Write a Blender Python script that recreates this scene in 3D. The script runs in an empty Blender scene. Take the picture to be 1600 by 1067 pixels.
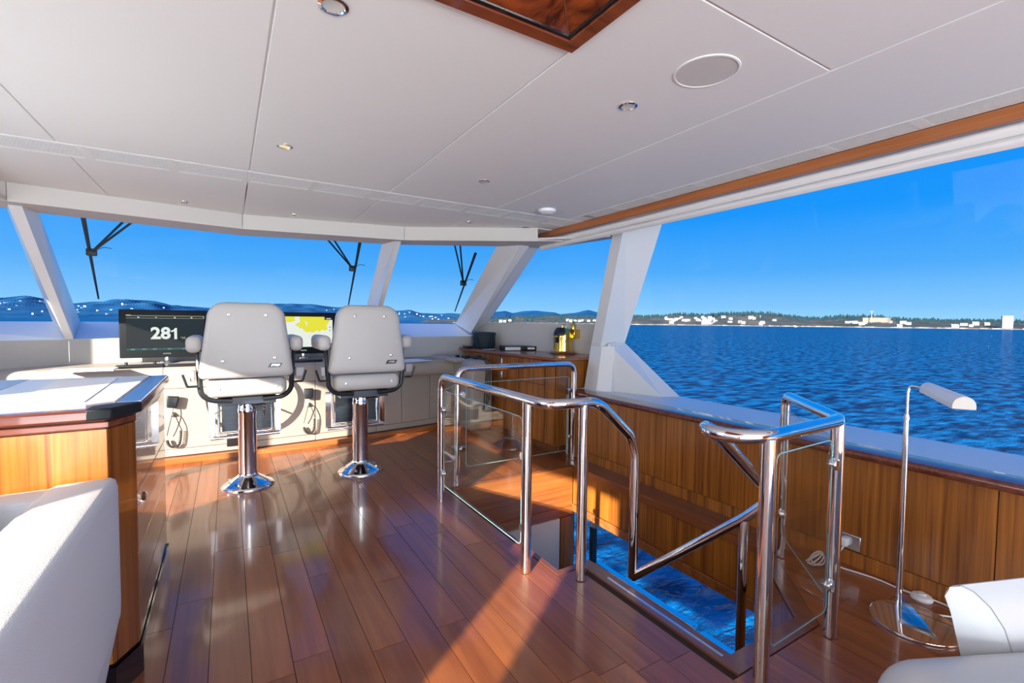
import bpy, bmesh, math, random
from mathutils import Vector, Matrix, noise
random.seed(7)
C = bpy.context.scene
col = C.collection
PI = math.pi

# ------------------------------------------------------------------ camera, sky, sun, area light, exposure
cd = bpy.data.cameras.new('camera'); cam = bpy.data.objects.new('camera', cd); col.objects.link(cam)
cd.sensor_width = 36; cd.lens = 735 * 36 / 1600; cd.clip_start = 0.05; cd.clip_end = 60000
r_, f_, u_ = Vector((.85565629, -.51744807, .00999034)), Vector((.51735504, .85466142, -.04356167)), Vector((.01400254, .04244237, .99900079))
cam.matrix_world = Matrix(((r_.x, u_.x, -f_.x, 0), (r_.y, u_.y, -f_.y, 0), (r_.z, u_.z, -f_.z, 1.3), (0, 0, 0, 1)))
C.camera = cam
C.view_settings.view_transform = 'Standard'; C.view_settings.look = 'None'
C.view_settings.exposure = 0.0; C.view_settings.gamma = 1; C.view_settings.use_curve_mapping = False
SUN = Vector((1, .72, -.40)).normalized()
w = bpy.data.worlds.new('sky'); C.world = w; w.use_nodes = True
nt = w.node_tree; N = nt.nodes; L = nt.links
for n in list(N): N.remove(n)
out = N.new('ShaderNodeOutputWorld'); bg = N.new('ShaderNodeBackground'); tc = N.new('ShaderNodeTexCoord')
sep = N.new('ShaderNodeSeparateXYZ'); ramp = N.new('ShaderNodeValToRGB')
L.new(tc.outputs['Generated'], sep.inputs[0]); L.new(sep.outputs['Z'], ramp.inputs[0])
cr = ramp.color_ramp
for i, (p, c) in enumerate([(0, (.36, .72, 1.0)), (.03, (.24, .60, 1.0)), (.10, (.085, .43, .98)), (.2, (.012, .32, .98)), (.4, (.0, .26, .95)), (1, (.01, .16, .6))]):
    e = cr.elements[i] if i < 2 else cr.elements.new(p)
    e.position = p; e.color = (*c, 1)
dot = N.new('ShaderNodeVectorMath'); dot.operation = 'DOT_PRODUCT'; dot.inputs[1].default_value = -SUN
L.new(tc.outputs['Generated'], dot.inputs[0])
mx = N.new('ShaderNodeMath'); mx.operation = 'MAXIMUM'; mx.inputs[1].default_value = 0; L.new(dot.outputs['Value'], mx.inputs[0])
pw = N.new('ShaderNodeMath'); pw.operation = 'POWER'; pw.inputs[1].default_value = 3; L.new(mx.outputs[0], pw.inputs[0])
glow = N.new('ShaderNodeMixRGB'); glow.blend_type = 'ADD'; glow.inputs[2].default_value = (2.2, 1.9, 1.5, 1)   # the sky round the sun is brighter and whiter
L.new(pw.outputs[0], glow.inputs[0]); L.new(ramp.outputs[0], glow.inputs[1]); L.new(glow.outputs[0], bg.inputs[0])
bg.inputs[1].default_value = 1.0; L.new(bg.outputs[0], out.inputs[0])
sd = bpy.data.lights.new('sun', 'SUN'); sd.energy = 19; sd.angle = math.radians(.6); sd.color = (1, .86, .68)
so = bpy.data.objects.new('sun', sd); col.objects.link(so); so.rotation_euler = SUN.to_track_quat('-Z', 'Y').to_euler(); so.location = (-20, -14, 10)

def area(name, loc, direction, sx, sy, power, color):
    d = bpy.data.lights.new(name, 'AREA'); d.shape = 'RECTANGLE'; d.size = sx; d.size_y = sy; d.energy = power; d.color = color
    o = bpy.data.objects.new(name, d); col.objects.link(o); o.location = loc
    o.rotation_euler = Vector(direction).to_track_quat('-Z', 'Z').to_euler()
    return o
# added fill lights, out of view, brightening the room like daylight off the decks
area('aft_fill_light', (.1, -4.7, .35), (0, 1, .75), 6.5, 2.4, 720, (.91, .965, 1))
area('side_fill_light', (-2.5, 2.0, 1.3), (1, 0, .1), 3.6, 1.1, 70, (.95, .98, 1))

# ------------------------------------------------------------------ materials
def mat(name):
    m = bpy.data.materials.new(name); m.use_nodes = True
    return m, m.node_tree.nodes, m.node_tree.links, m.node_tree.nodes['Principled BSDF']
def plain(name, c, rough=.5, metal=0, coat=0, bump=0, bscale=200, spec=.5, var=0):
    m, n, l, p = mat(name)
    p.inputs['Base Color'].default_value = (*c, 1); p.inputs['Roughness'].default_value = rough
    p.inputs['Metallic'].default_value = metal; p.inputs['Coat Weight'].default_value = coat; p.inputs['Coat Roughness'].default_value = .03
    p.inputs['Specular IOR Level'].default_value = spec
    t = n.new('ShaderNodeTexCoord'); z = n.new('ShaderNodeTexNoise'); z.inputs['Scale'].default_value = bscale; z.inputs['Detail'].default_value = 3
    l.new(t.outputs['Object'], z.inputs['Vector'])
    if bump:
        b = n.new('ShaderNodeBump'); b.inputs['Strength'].default_value = bump; b.inputs['Distance'].default_value = .002
        l.new(z.outputs['Fac'], b.inputs['Height']); l.new(b.outputs[0], p.inputs['Normal'])
    if var:
        z2 = n.new('ShaderNodeTexNoise'); z2.inputs['Scale'].default_value = 3; l.new(t.outputs['Object'], z2.inputs['Vector'])
        r = n.new('ShaderNodeValToRGB'); r.color_ramp.elements[0].color = (*[v * (1 - var) for v in c], 1); r.color_ramp.elements[1].color = (*[min(1, v * (1 + var)) for v in c], 1)
        l.new(z2.outputs['Fac'], r.inputs[0]); l.new(r.outputs[0], p.inputs['Base Color'])
    return m
def wood(name, dark, light, axis='Z', rough=.25, coat=.5, fine=60, stretch=.03, rnd=.25, coatr=.04, swirl=False):
    m, n, l, p = mat(name)
    t = n.new('ShaderNodeTexCoord'); oi = n.new('ShaderNodeObjectInfo'); mp = n.new('ShaderNodeMapping')
    s = [1, 1, 1]; s['XYZ'.index(axis)] = stretch; mp.inputs['Scale'].default_value = s
    add = n.new('ShaderNodeVectorMath'); add.operation = 'ADD'
    mul = n.new('ShaderNodeMath'); mul.operation = 'MULTIPLY'; mul.inputs[1].default_value = 37
    l.new(oi.outputs['Random'], mul.inputs[0]); cb = n.new('ShaderNodeCombineXYZ'); l.new(mul.outputs[0], cb.inputs[0]); l.new(mul.outputs[0], cb.inputs[1]); l.new(mul.outputs[0], cb.inputs[2])
    l.new(t.outputs['Object'], mp.inputs[0]); l.new(mp.outputs[0], add.inputs[0]); l.new(cb.outputs[0], add.inputs[1])
    z = n.new('ShaderNodeTexNoise'); z.inputs['Scale'].default_value = fine; z.inputs['Detail'].default_value = 6; z.inputs['Roughness'].default_value = .6
    z.inputs['Distortion'].default_value = 2.5 if swirl else .2
    l.new(add.outputs[0], z.inputs['Vector'])
    z2 = n.new('ShaderNodeTexNoise'); z2.inputs['Scale'].default_value = fine * (.12 if swirl or fine < 40 else .35); z2.inputs['Detail'].default_value = 3; z2.inputs['Distortion'].default_value = 3 if swirl else .6
    l.new(add.outputs[0], z2.inputs['Vector'])
    ma = n.new('ShaderNodeMath'); ma.operation = 'ADD'; l.new(z.outputs['Fac'], ma.inputs[0]); l.new(z2.outputs['Fac'], ma.inputs[1])
    mr = n.new('ShaderNodeMapRange'); mr.inputs[1].default_value = .78; mr.inputs[2].default_value = 1.22; l.new(ma.outputs[0], mr.inputs[0])
    r = n.new('ShaderNodeValToRGB'); r.color_ramp.elements[0].color = (*dark, 1); r.color_ramp.elements[1].color = (*light, 1); l.new(mr.outputs[0], r.inputs[0])
    hv = n.new('ShaderNodeHueSaturation'); mv = n.new('ShaderNodeMapRange'); mv.inputs[3].default_value = 1 - rnd; mv.inputs[4].default_value = 1 + rnd
    l.new(oi.outputs['Random'], mv.inputs[0]); l.new(mv.outputs[0], hv.inputs['Value']); l.new(r.outputs[0], hv.inputs['Color']); l.new(hv.outputs[0], p.inputs['Base Color'])
    p.inputs['Roughness'].default_value = rough; p.inputs['Coat Weight'].default_value = coat; p.inputs['Coat Roughness'].default_value = coatr
    return m
M = {}
M['floor'] = wood('reddish_plank_wood', (.19, .050, .014), (.34, .105, .028), 'Y', .30, .55, 26, .05, .14, .085)
M['floorb'] = wood('border_plank_wood', (.13, .042, .02), (.22, .075, .035), 'Y', .3, .55, 30, .05, .15, .11)
M['groove'] = plain('dark_groove', (.03, .014, .008), .8)
M['veneer'] = wood('teak_veneer', (.19, .054, .007), (.46, .160, .022), 'Z', .35, .35, 75, .02, .08, .12)
M['venb'] = wood('glossy_teak', (.13, .038, .009), (.24, .078, .018), 'Z', .2, .7, 75, .02, .08, .02)
M['venh'] = wood('teak_edge', (.20, .06, .02), (.33, .11, .04), 'Y', .3, .5, 50, .03, .1, .06)
M['venx'] = wood('teak_cross_grain', (.26, .08, .02), (.42, .15, .04), 'X', .3, .5, 50, .03, .1, .06)
M['header'] = wood('cherry_header', (.33, .10, .025), (.50, .17, .05), 'Y', .35, .3, 60, .03, .1, .08)
M['burl'] = wood('figured_walnut', (.045, .008, .004), (.36, .075, .018), 'Z', .15, 1, 5, .7, .15, .02, True)
M['mahog'] = wood('mahogany_frame', (.12, .025, .010), (.24, .06, .022), 'X', .2, 1, 40, .1, .15, .03)
M['darktrim'] = wood('dark_cherry_edge', (.10, .022, .012), (.19, .050, .025), 'X', .22, .4, 60, .05, .1, .03)
M['ceil'] = plain('ceiling_leather', (.80, .82, .815), .55, bump=.15, bscale=500, spec=.35)
M['ceilgap'] = plain('ceiling_batten', (.78, .79, .80), .7)
M['dash'] = plain('grey_dash_panel', (.42, .415, .40), .6)
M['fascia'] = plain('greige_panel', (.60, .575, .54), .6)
M['white'] = plain('white_paint', (.76, .77, .78), .25, spec=.4)
M['sill'] = plain('pale_blue_white_sill', (.66, .71, .78), .3)
M['cream'] = plain('cream_leather', (.37, .33, .29), .45, bump=.1, bscale=700)
M['leather'] = plain('light_grey_leather', (.50, .475, .46), .42, bump=.15, bscale=420)
M['wleather'] = plain('white_leather', (.52, .54, .56), .38, bump=.12, bscale=300)
M['fabric'] = plain('white_woven_fabric', (.60, .62, .66), .9, bump=.6, bscale=450)
M['blind'] = plain('white_blind_fabric', (.80, .80, .80), .7, bump=.5, bscale=14)
M['chrome'] = plain('polished_steel', (.82, .82, .84), .06, 1)
M['satin'] = plain('satin_steel', (.7, .7, .72), .25, 1)
M['brass'] = plain('polished_brass', (.85, .58, .13), .14, 1)
M['black'] = plain('black_plastic', (.014, .018, .024), .35)
M['blackgl'] = plain('black_gloss', (.008, .008, .011), .06, coat=1)
M['matteblack'] = plain('matte_black_bezel', (.012, .015, .018), .45, spec=.15)
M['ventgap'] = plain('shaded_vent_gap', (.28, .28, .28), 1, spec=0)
M['navy'] = plain('navy_ribbed_plate', (.012, .022, .045), .35)
M['rubber'] = plain('black_rubber', (.02, .02, .022), .6)
M['bag'] = plain('navy_black_cloth', (.008, .022, .032), .7, bump=.3, bscale=400)
M['paper'] = plain('paper', (.86, .87, .88), .6)
M['chart'] = plain('glossy_white_chart_table', (.82, .84, .86), .30, coat=.1, var=.03)
M['charts'] = plain('grey_strip', (.50, .50, .51), .2)
M['whitep'] = plain('white_plastic', (.82, .83, .86), .35)
M['grey'] = plain('grey_plastic', (.35, .35, .36), .4)
M['wiper'] = plain('wiper_black', (.004, .010, .016), .5)
M['dark'] = plain('dark_void', (.02, .02, .02), .9)
M['lens'] = plain('frosted_lamp_lens', (.62, .64, .62), .12, coat=.5)
M['hull'] = plain('white_hull_paint', (.7, .72, .75), .4)
def glassmat(name, tint=(.97, .985, .99), k=.9, green=False):
    m = bpy.data.materials.new(name); m.use_nodes = True; n = m.node_tree.nodes; l = m.node_tree.links
    for q in list(n): n.remove(q)
    o = n.new('ShaderNodeOutputMaterial'); mix = n.new('ShaderNodeMixShader'); tr = n.new('ShaderNodeBsdfTransparent'); gl = n.new('ShaderNodeBsdfGlossy')
    fr = n.new('ShaderNodeLayerWeight'); fr.inputs[0].default_value = .5; pw_ = n.new('ShaderNodeMath'); pw_.operation = 'POWER'; pw_.inputs[1].default_value = 4.5
    mu = n.new('ShaderNodeMath'); mu.operation = 'MULTIPLY_ADD'; mu.inputs[1].default_value = .8 * k; mu.inputs[2].default_value = .015 * k
    tr.inputs[0].default_value = (*tint, 1); gl.inputs['Roughness'].default_value = 0; gl.inputs['Color'].default_value = (.95, .97, 1, 1)
    l.new(fr.outputs['Facing'], pw_.inputs[0]); l.new(pw_.outputs[0], mu.inputs[0]); l.new(mu.outputs[0], mix.inputs[0]); l.new(tr.outputs[0], mix.inputs[1]); l.new(gl.outputs[0], mix.inputs[2]); l.new(mix.outputs[0], o.inputs[0])
    return m
M['glass'] = glassmat('window_glass', (.98, .99, 1.0), .22)
M['rglass'] = glassmat('balustrade_glass', (.97, .985, .98), 1.0)
M['edge'] = plain('glass_edge', (.25, .50, .52), .1, coat=.5)
def emit(name, c, s=1):
    m, n, l, p = mat(name); p.inputs['Base Color'].default_value = (.01, .01, .01, 1); p.inputs['Emission Color'].default_value = (*c, 1); p.inputs['Emission Strength'].default_value = s
    p.inputs['Roughness'].default_value = .4; p.inputs['Specular IOR Level'].default_value = .1
    return m
M['scr'] = emit('screen_dark', (.010, .022, .030)); M['scrw'] = emit('screen_white', (.80, .86, .80)); M['scry'] = emit('screen_yellow', (.80, .76, .05))
M['scrt'] = emit('screen_teal', (.02, .10, .12)); M['scrg'] = emit('screen_grey_line', (.35, .38, .36)); M['scro'] = emit('screen_khaki', (.55, .50, .22))
M['glowlamp'] = emit('warm_lamp', (.9, .75, .35), 1.0)
# the sea
m, n, l, p = mat('sea_water'); M['sea'] = m
g = n.new('ShaderNodeNewGeometry'); mp = n.new('ShaderNodeMapping'); mp.inputs['Rotation'].default_value = (0, 0, .45); mp.inputs['Scale'].default_value = (1, 2.1, 1)
l.new(g.outputs['Position'], mp.inputs[0])
hts = None
for sc, wt in ((.16, 1.6), (.55, .75), (1.9, .22), (6, .06)):
    z = n.new('ShaderNodeTexNoise'); z.inputs['Scale'].default_value = sc; z.inputs['Detail'].default_value = 3; z.inputs['Distortion'].default_value = .5; l.new(mp.outputs[0], z.inputs['Vector'])
    mu = n.new('ShaderNodeMath'); mu.operation = 'MULTIPLY'; mu.inputs[1].default_value = wt; l.new(z.outputs['Fac'], mu.inputs[0])
    if hts is None: hts = mu
    else:
        a = n.new('ShaderNodeMath'); a.operation = 'ADD'; l.new(hts.outputs[0], a.inputs[0]); l.new(mu.outputs[0], a.inputs[1]); hts = a
b = n.new('ShaderNodeBump'); b.inputs['Strength'].default_value = 1; b.inputs['Distance'].default_value = 1.0; l.new(hts.outputs[0], b.inputs['Height']); l.new(b.outputs[0], p.inputs['Normal'])
r = n.new('ShaderNodeValToRGB'); r.color_ramp.elements[0].position = .40; r.color_ramp.elements[0].color = (.0005, .018, .085, 1); r.color_ramp.elements[1].position = .60; r.color_ramp.elements[1].color = (.003, .115, .33, 1)
zz = n.new('ShaderNodeTexNoise'); zz.inputs['Scale'].default_value = .5; zz.inputs['Detail'].default_value = 5; l.new(mp.outputs[0], zz.inputs['Vector']); l.new(zz.outputs['Fac'], r.inputs[0]); l.new(r.outputs[0], p.inputs['Base Color'])
p.inputs['Roughness'].default_value = .6; p.inputs['Specular IOR Level'].default_value = 0
gl = n.new('ShaderNodeBsdfGlossy'); gl.inputs['Roughness'].default_value = .12; l.new(b.outputs[0], gl.inputs['Normal'])
lw = n.new('ShaderNodeLayerWeight'); l.new(b.outputs[0], lw.inputs['Normal']); lw.inputs[0].default_value = .5
pq = n.new('ShaderNodeMath'); pq.operation = 'POWER'; pq.inputs[1].default_value = 3.5; l.new(lw.outputs['Facing'], pq.inputs[0])
ms = n.new('ShaderNodeMath'); ms.operation = 'MULTIPLY_ADD'; ms.inputs[1].default_value = .19; ms.inputs[2].default_value = .03; l.new(pq.outputs[0], ms.inputs[0])
mm = n.new('ShaderNodeMixShader'); l.new(ms.outputs[0], mm.inputs[0]); l.new(p.outputs[0], mm.inputs[1]); l.new(gl.outputs[0], mm.inputs[2]); l.new(mm.outputs[0], n['Material Output'].inputs[0])
def land(name, cols, scale):
    m, n, l, p = mat(name); g = n.new('ShaderNodeNewGeometry'); z = n.new('ShaderNodeTexNoise'); z.inputs['Scale'].default_value = scale; z.inputs['Detail'].default_value = 8; z.inputs['Roughness'].default_value = .7
    l.new(g.outputs['Position'], z.inputs['Vector']); r = n.new('ShaderNodeValToRGB'); cr = r.color_ramp
    for i, c in enumerate(cols):
        pos = .3 + .4 * i / (len(cols) - 1); e = cr.elements[i] if i < 2 else cr.elements.new(pos); e.position = pos; e.color = (*c, 1)
    l.new(z.outputs['Fac'], r.inputs[0]); l.new(r.outputs[0], p.inputs['Base Color']); p.inputs['Roughness'].default_value = 1; p.inputs['Specular IOR Level'].default_value = 0
    return m
M['mount'] = land('haze_blue_forest', [(.006, .045, .14), (.012, .075, .20)], .0012)  # blue of distant haze mixed into the forest green
M['hills'] = land('haze_blue_hillside', [(.004, .035, .11), (.010, .07, .19), (.03, .11, .22)], .004)  # aerial haze painted into the hillside colour as blue
M['shore'] = land('scrubby_coast', [(.025, .045, .055), (.06, .07, .08), (.13, .125, .12)], .012)
M['rock'] = land('shore_rock', [(.10, .12, .13), (.26, .28, .28)], .05)
M['tree'] = land('haze_blue_conifer', [(.010, .030, .045), (.02, .048, .06)], .02)  # tree green shifted to blue to stand in for haze
M['house'] = plain('white_house_wall', (.42, .44, .46), .8); M['house2'] = plain('cream_house_wall', (.22, .19, .17), .8)
M['roof'] = plain('grey_roof', (.18, .20, .22), .9)
M['win'] = plain('far_window', (.05, .08, .12), .3)

# ------------------------------------------------------------------ geometry helpers
class B:
    def __init__(s): s.bm = bmesh.new()
    def box(s, x0, x1, y0, y1, z0, z1):
        v = [s.bm.verts.new(p) for p in ((x0, y0, z0), (x1, y0, z0), (x1, y1, z0), (x0, y1, z0), (x0, y0, z1), (x1, y0, z1), (x1, y1, z1), (x0, y1, z1))]
        for f in ((3, 2, 1, 0), (4, 5, 6, 7), (0, 1, 5, 4), (1, 2, 6, 5), (2, 3, 7, 6), (3, 0, 4, 7)): s.bm.faces.new([v[i] for i in f])
        return s
    def hull8(s, a, b):     # two quads (lists of 4 points) joined
        v = [s.bm.verts.new(p) for p in list(a) + list(b)]; k = len(a)
        s.bm.faces.new(v[:k][::-1]); s.bm.faces.new(v[k:])
        for i in range(k): s.bm.faces.new((v[i], v[(i + 1) % k], v[k + (i + 1) % k], v[k + i]))
        return s
    def prism(s, pts, z0, z1):
        return s.hull8([(x, y, z0) for x, y in pts], [(x, y, z1) for x, y in pts])
    def rbox(s, c, size, r, seg=3, rot=None, top=None):
        t = bmesh.new(); bmesh.ops.create_cube(t, size=1)
        for v in t.verts:
            v.co = Vector((v.co.x * size[0], v.co.y * size[1], v.co.z * size[2]))
            if top and v.co.z > 0: v.co.x *= top[0]; v.co.y = v.co.y * top[1] + (top[2] if len(top) > 2 else 0)
        bmesh.ops.bevel(t, geom=list(t.edges), offset=r, segments=seg, profile=.5, affect='EDGES', clamp_overlap=True)
        mt = Matrix.Translation(Vector(c)) @ (rot.to_4x4() if rot else Matrix.Identity(4))
        t.transform(mt); me = bpy.data.meshes.new('t'); t.to_mesh(me); s.bm.from_mesh(me); t.free(); bpy.data.meshes.remove(me)
        return s
    def tube(s, pts, r, fillet=0, seg=12, cap=True, fs=5):
        P = [Vector(p) for p in pts]
        if fillet:
            Q = [P[0]]
            for i in range(1, len(P) - 1):
                a, b, c = P[i - 1], P[i], P[i + 1]; d1 = (a - b); d2 = (c - b)
                f = min(fillet, d1.length * .49, d2.length * .49); p1 = b + d1.normalized() * f; p2 = b + d2.normalized() * f
                for k in range(fs + 1):
                    t = k / fs; Q.append(p1 * (1 - t) ** 2 + b * 2 * t * (1 - t) + p2 * t * t)
            Q.append(P[-1]); P = Q
        rings = []; up = None
        for i, p in enumerate(P):
            d = (P[min(i + 1, len(P) - 1)] - P[max(i - 1, 0)]).normalized()
            if up is None:
                up = Vector((0, 0, 1)) if abs(d.z) < .9 else Vector((1, 0, 0))
            x = d.cross(up).normalized(); up = x.cross(d).normalized()
            rr = r(i / (len(P) - 1)) if callable(r) else r
            rings.append([s.bm.verts.new(p + (x * math.cos(2 * PI * k / seg) + up * math.sin(2 * PI * k / seg)) * rr) for k in range(seg)])
        for a, b in zip(rings, rings[1:]):
            for k in range(seg): s.bm.faces.new((a[k], a[(k + 1) % seg], b[(k + 1) % seg], b[k]))
        if cap: s.bm.faces.new(rings[0][::-1]); s.bm.faces.new(rings[-1])
        return s
    def lathe(s, prof, c, seg=32, axis=None, cap=True):
        m = Matrix.Translation(Vector(c))
        if axis is not None: m = m @ Vector(axis).to_track_quat('Z', 'Y').to_matrix().to_4x4()
        rings = []
        for rr, z in prof: rings.append([s.bm.verts.new(m @ Vector((max(rr, 1e-4) * math.cos(2 * PI * k / seg), max(rr, 1e-4) * math.sin(2 * PI * k / seg), z))) for k in range(seg)])
        for a, b in zip(rings, rings[1:]):
            for k in range(seg): s.bm.faces.new((a[k], a[(k + 1) % seg], b[(k + 1) % seg], b[k]))
        if cap: s.bm.faces.new(rings[0][::-1]); s.bm.faces.new(rings[-1])
        return s
    def grid(s, f, nu, nv, close=False):
        V = [[s.bm.verts.new(f(i / nu, j / nv)) for j in range(nv + 1)] for i in range(nu + 1)]
        for i in range(nu):
            for j in range(nv): s.bm.faces.new((V[i][j], V[i + 1][j], V[i + 1][j + 1], V[i][j + 1]))
        return s
def wloc(o):
    v = Vector((0, 0, 0))
    while o: v += o.location; o = o.parent
    return v
def obj(name, b, m, parent=None, smooth=35, bevel=0, sub=0, label=None, kind=None, rnd=None):
    bm = b.bm if isinstance(b, B) else b
    bmesh.ops.recalc_face_normals(bm, faces=bm.faces)
    if parent: off = wloc(parent)
    else:
        xs = [v.co.x for v in bm.verts]; ys = [v.co.y for v in bm.verts]; zs = [v.co.z for v in bm.verts]
        off = Vector(((min(xs) + max(xs)) / 2, (min(ys) + max(ys)) / 2, min(zs)))
    bm.transform(Matrix.Translation(-off))
    me = bpy.data.meshes.new(name); bm.to_mesh(me); bm.free()
    if smooth:
        me.polygons.foreach_set('use_smooth', [True] * len(me.polygons)); me.set_sharp_from_angle(angle=math.radians(smooth))
    me.materials.append(M[m] if isinstance(m, str) else m)
    o = bpy.data.objects.new(name, me); col.objects.link(o)
    if parent: o.parent = parent
    else: o.location = off
    if bevel:
        k = o.modifiers.new('b', 'BEVEL'); k.width = bevel; k.segments = 2; k.limit_method = 'ANGLE'
    if sub:
        k = o.modifiers.new('s', 'SUBSURF'); k.levels = sub; k.render_levels = sub
    if label: o['label'] = label
    if kind: o['kind'] = kind
    return o
def thing(name, loc, label, cat, group=None):
    o = bpy.data.objects.new(name, None); col.objects.link(o); o.location = loc; o['label'] = label; o['category'] = cat; o.empty_display_size = .1
    if group: o['group'] = group
    return o
def tag(o, label, cat, group=None):
    o['label'] = label; o['category'] = cat
    if group: o['group'] = group
    return o
def struct(o): o['kind'] = 'structure'; return o
def kids(o): return [c for c in bpy.data.objects if c.parent == o]
def dup(o, loc, rz=0, label=None):
    def cp(a, par):
        c = a.copy(); col.objects.link(c); c.parent = par
        for k in kids(a): cp(k, c)
        return c
    r = cp(o, None); r.location = loc; r.rotation_euler.z = rz
    if label: r['label'] = label
    return r
_txt = {}
def text(s_, size, loc, rot, m, parent, name='lettering', depth=.0006, align='CENTER', shear=0):
    c = bpy.data.curves.new('t', 'FONT'); c.body = s_; c.size = size; c.extrude = depth; c.align_x = align; c.align_y = 'CENTER'; c.shear = shear; c.resolution_u = 3
    if name == 'bold': c.offset = size * .035
    o = bpy.data.objects.new('t', c); col.objects.link(o); bpy.context.view_layer.update()
    me = bpy.data.meshes.new_from_object(o.evaluated_get(bpy.context.evaluated_depsgraph_get())); bpy.data.objects.remove(o)
    me.transform(Matrix.Translation(Vector(loc) - (wloc(parent) if parent else Vector())) @ rot.to_4x4()); me.materials.clear(); me.materials.append(M[m])
    o = bpy.data.objects.new('lettering', me); col.objects.link(o); o.parent = parent
    return o
FACE_AFT = Matrix(((1, 0, 0), (0, 0, -1), (0, 1, 0)))      # text plane facing -y

# ------------------------------------------------------------------ sea and coast
SEA = -5.7
b = B(); rr = [3, 6, 12, 25, 50, 100, 200, 500, 1200, 3000, 8000, 20000, 40000]; seg = 96
V = [[b.bm.verts.new((q * math.sin(2 * PI * k / seg), q * math.cos(2 * PI * k / seg), SEA)) for k in range(seg)] for q in rr]
b.bm.faces.new(V[0])
for a, c in zip(V, V[1:]):
    for k in range(seg): b.bm.faces.new((a[k], a[(k + 1) % seg], c[(k + 1) % seg], c[k]))
sea = obj('sea', b, 'sea', smooth=0); sea['kind'] = 'structure'
def interp(prof, a):
    if a <= prof[0][0]: return prof[0][1]
    for (a0, e0), (a1, e1) in zip(prof, prof[1:]):
        if a <= a1:
            t = (a - a0) / (a1 - a0); t = t * t * (3 - 2 * t) * .5 + t * .5
            return e0 + (e1 - e0) * t
    return prof[-1][1]
def terrain(name, prof, d0, d1, m, label, n_az, rough, rows=10, skew=0):
    a0, a1 = prof[0][0], prof[-1][0]
    def base0(a): return d0 + skew * (a - 45)
    def H(a, t):
        d = base0(a) + (d1 - d0) * t; e = interp(prof, a); top = 1.3 - SEA + base0(a) * 0 + math.tan(math.radians(e)) * (base0(a) + (d1 - d0) * .8)
        shape = min(1, t / .8) ** .7 if t < .8 else 1 - (t - .8) * 2
        nz = noise.noise(Vector((math.radians(a) * d / rough, d / rough, 3.1))) * .28 * (1 if .1 < t < .75 else .15)
        edge = min(1, (a - a0) / 1.0 + .02, (a1 - a) / 1.0 + .02)
        return d, SEA - .5 + (top + .5) * max(0, shape + nz * shape) * edge
    def f(u, v):
        a = a0 + (a1 - a0) * u; d, z = H(a, v); ra = math.radians(a)
        return (d * math.sin(ra), d * math.cos(ra), z)
    o = obj(name, B().grid(f, n_az, rows), m, smooth=0); tag(o, label, 'hill' if 'hill' in name or 'mount' in name else 'coast')
    return H
PB = [(-40, 1.0), (-30, 1.2), (-22.4, 1.0), (-18.2, 1.26), (-16.2, 1.5), (-14.7, 1.72), (-13.4, 1.51), (-12, 1.16), (-10.3, 1.39), (-8, 1.65), (-6.1, 1.6), (-4.6, 1.21), (-1.4, 1.03), (2.6, 1.33), (5.1, 1.66), (7.7, 1.66), (11, 1.37), (12, 1.39), (13.8, 1.12), (15.2, .8)]
PC = [(12, .3), (15.2, .9), (17.4, 1.1), (18.9, 1.13), (20.4, .84), (22.7, .8), (25, .75), (28, .5)]
PA = [(23, .5), (26.5, .69), (29.6, 1.11), (30.3, 1.19), (31.2, .97), (32.7, 1.14), (34.3, 1.23), (36.2, 1.09), (37, .87), (38.5, 1.03), (40.3, 1.43), (41.5, 1.13), (43.4, .84), (48, .5)]
PE = [(20, .05), (25, .13), (28.8, .32), (31.2, .35), (31.9, .55), (33.5, .5), (35, .62), (37.4, .68), (38.9, .6), (41.9, .52), (44.2, .5), (46, .4)]
PD = [(43, .55), (46.4, .68), (49.2, .78), (51.3, .9), (53.3, .92), (55.9, 1.0), (59.7, 1.0), (61.5, .76), (63.7, .5), (65.4, .6), (66.9, .7), (69.2, .8), (69.6, .55), (70.4, .6), (71.3, .45), (72.6, .45), (73.9, .4), (77.8, .36), (80, .33), (85, .3), (96, .4)]
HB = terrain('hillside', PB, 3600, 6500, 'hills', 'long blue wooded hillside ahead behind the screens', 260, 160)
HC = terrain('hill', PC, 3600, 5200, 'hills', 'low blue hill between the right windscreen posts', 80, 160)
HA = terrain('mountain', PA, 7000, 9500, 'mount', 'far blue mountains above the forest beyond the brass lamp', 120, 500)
HE = terrain('forest_shore', PE, 1340, 1800, 'shore', 'dark forested shore seen through the forward side window', 120, 60)
HD = terrain('headland', PD, 1340, 1900, 'shore', 'long low headland with houses across the blue water', 300, 60)
b = B()
for (a0, a1, w0) in ((24, 46.5, 10), (44, 95, 14)):
    k = int((a1 - a0) * 4)
    for i in range(k):
        aa, ab = math.radians(a0 + (a1 - a0) * i / k), math.radians(a0 + (a1 - a0) * (i + 1) / k)
        h = random.uniform(.5, 2.2); d = 1336
        b.hull8([(d * math.sin(aa), d * math.cos(aa), SEA - .2), (d * math.sin(ab), d * math.cos(ab), SEA - .2), ((d + w0) * math.sin(ab), (d + w0) * math.cos(ab), SEA - .2), ((d + w0) * math.sin(aa), (d + w0) * math.cos(aa), SEA - .2)],
                [((d + 2) * math.sin(aa), (d + 2) * math.cos(aa), SEA + h), ((d + 2) * math.sin(ab), (d + 2) * math.cos(ab), SEA + h), ((d + w0) * math.sin(ab), (d + w0) * math.cos(ab), SEA + h + 1), ((d + w0) * math.sin(aa), (d + w0) * math.cos(aa), SEA + h + 1)])
o = obj('shore_rocks', b, 'rock', smooth=0); tag(o, 'pale rocky waterline along the far coast', 'rocks'); o['kind'] = 'stuff'
b = B()
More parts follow.
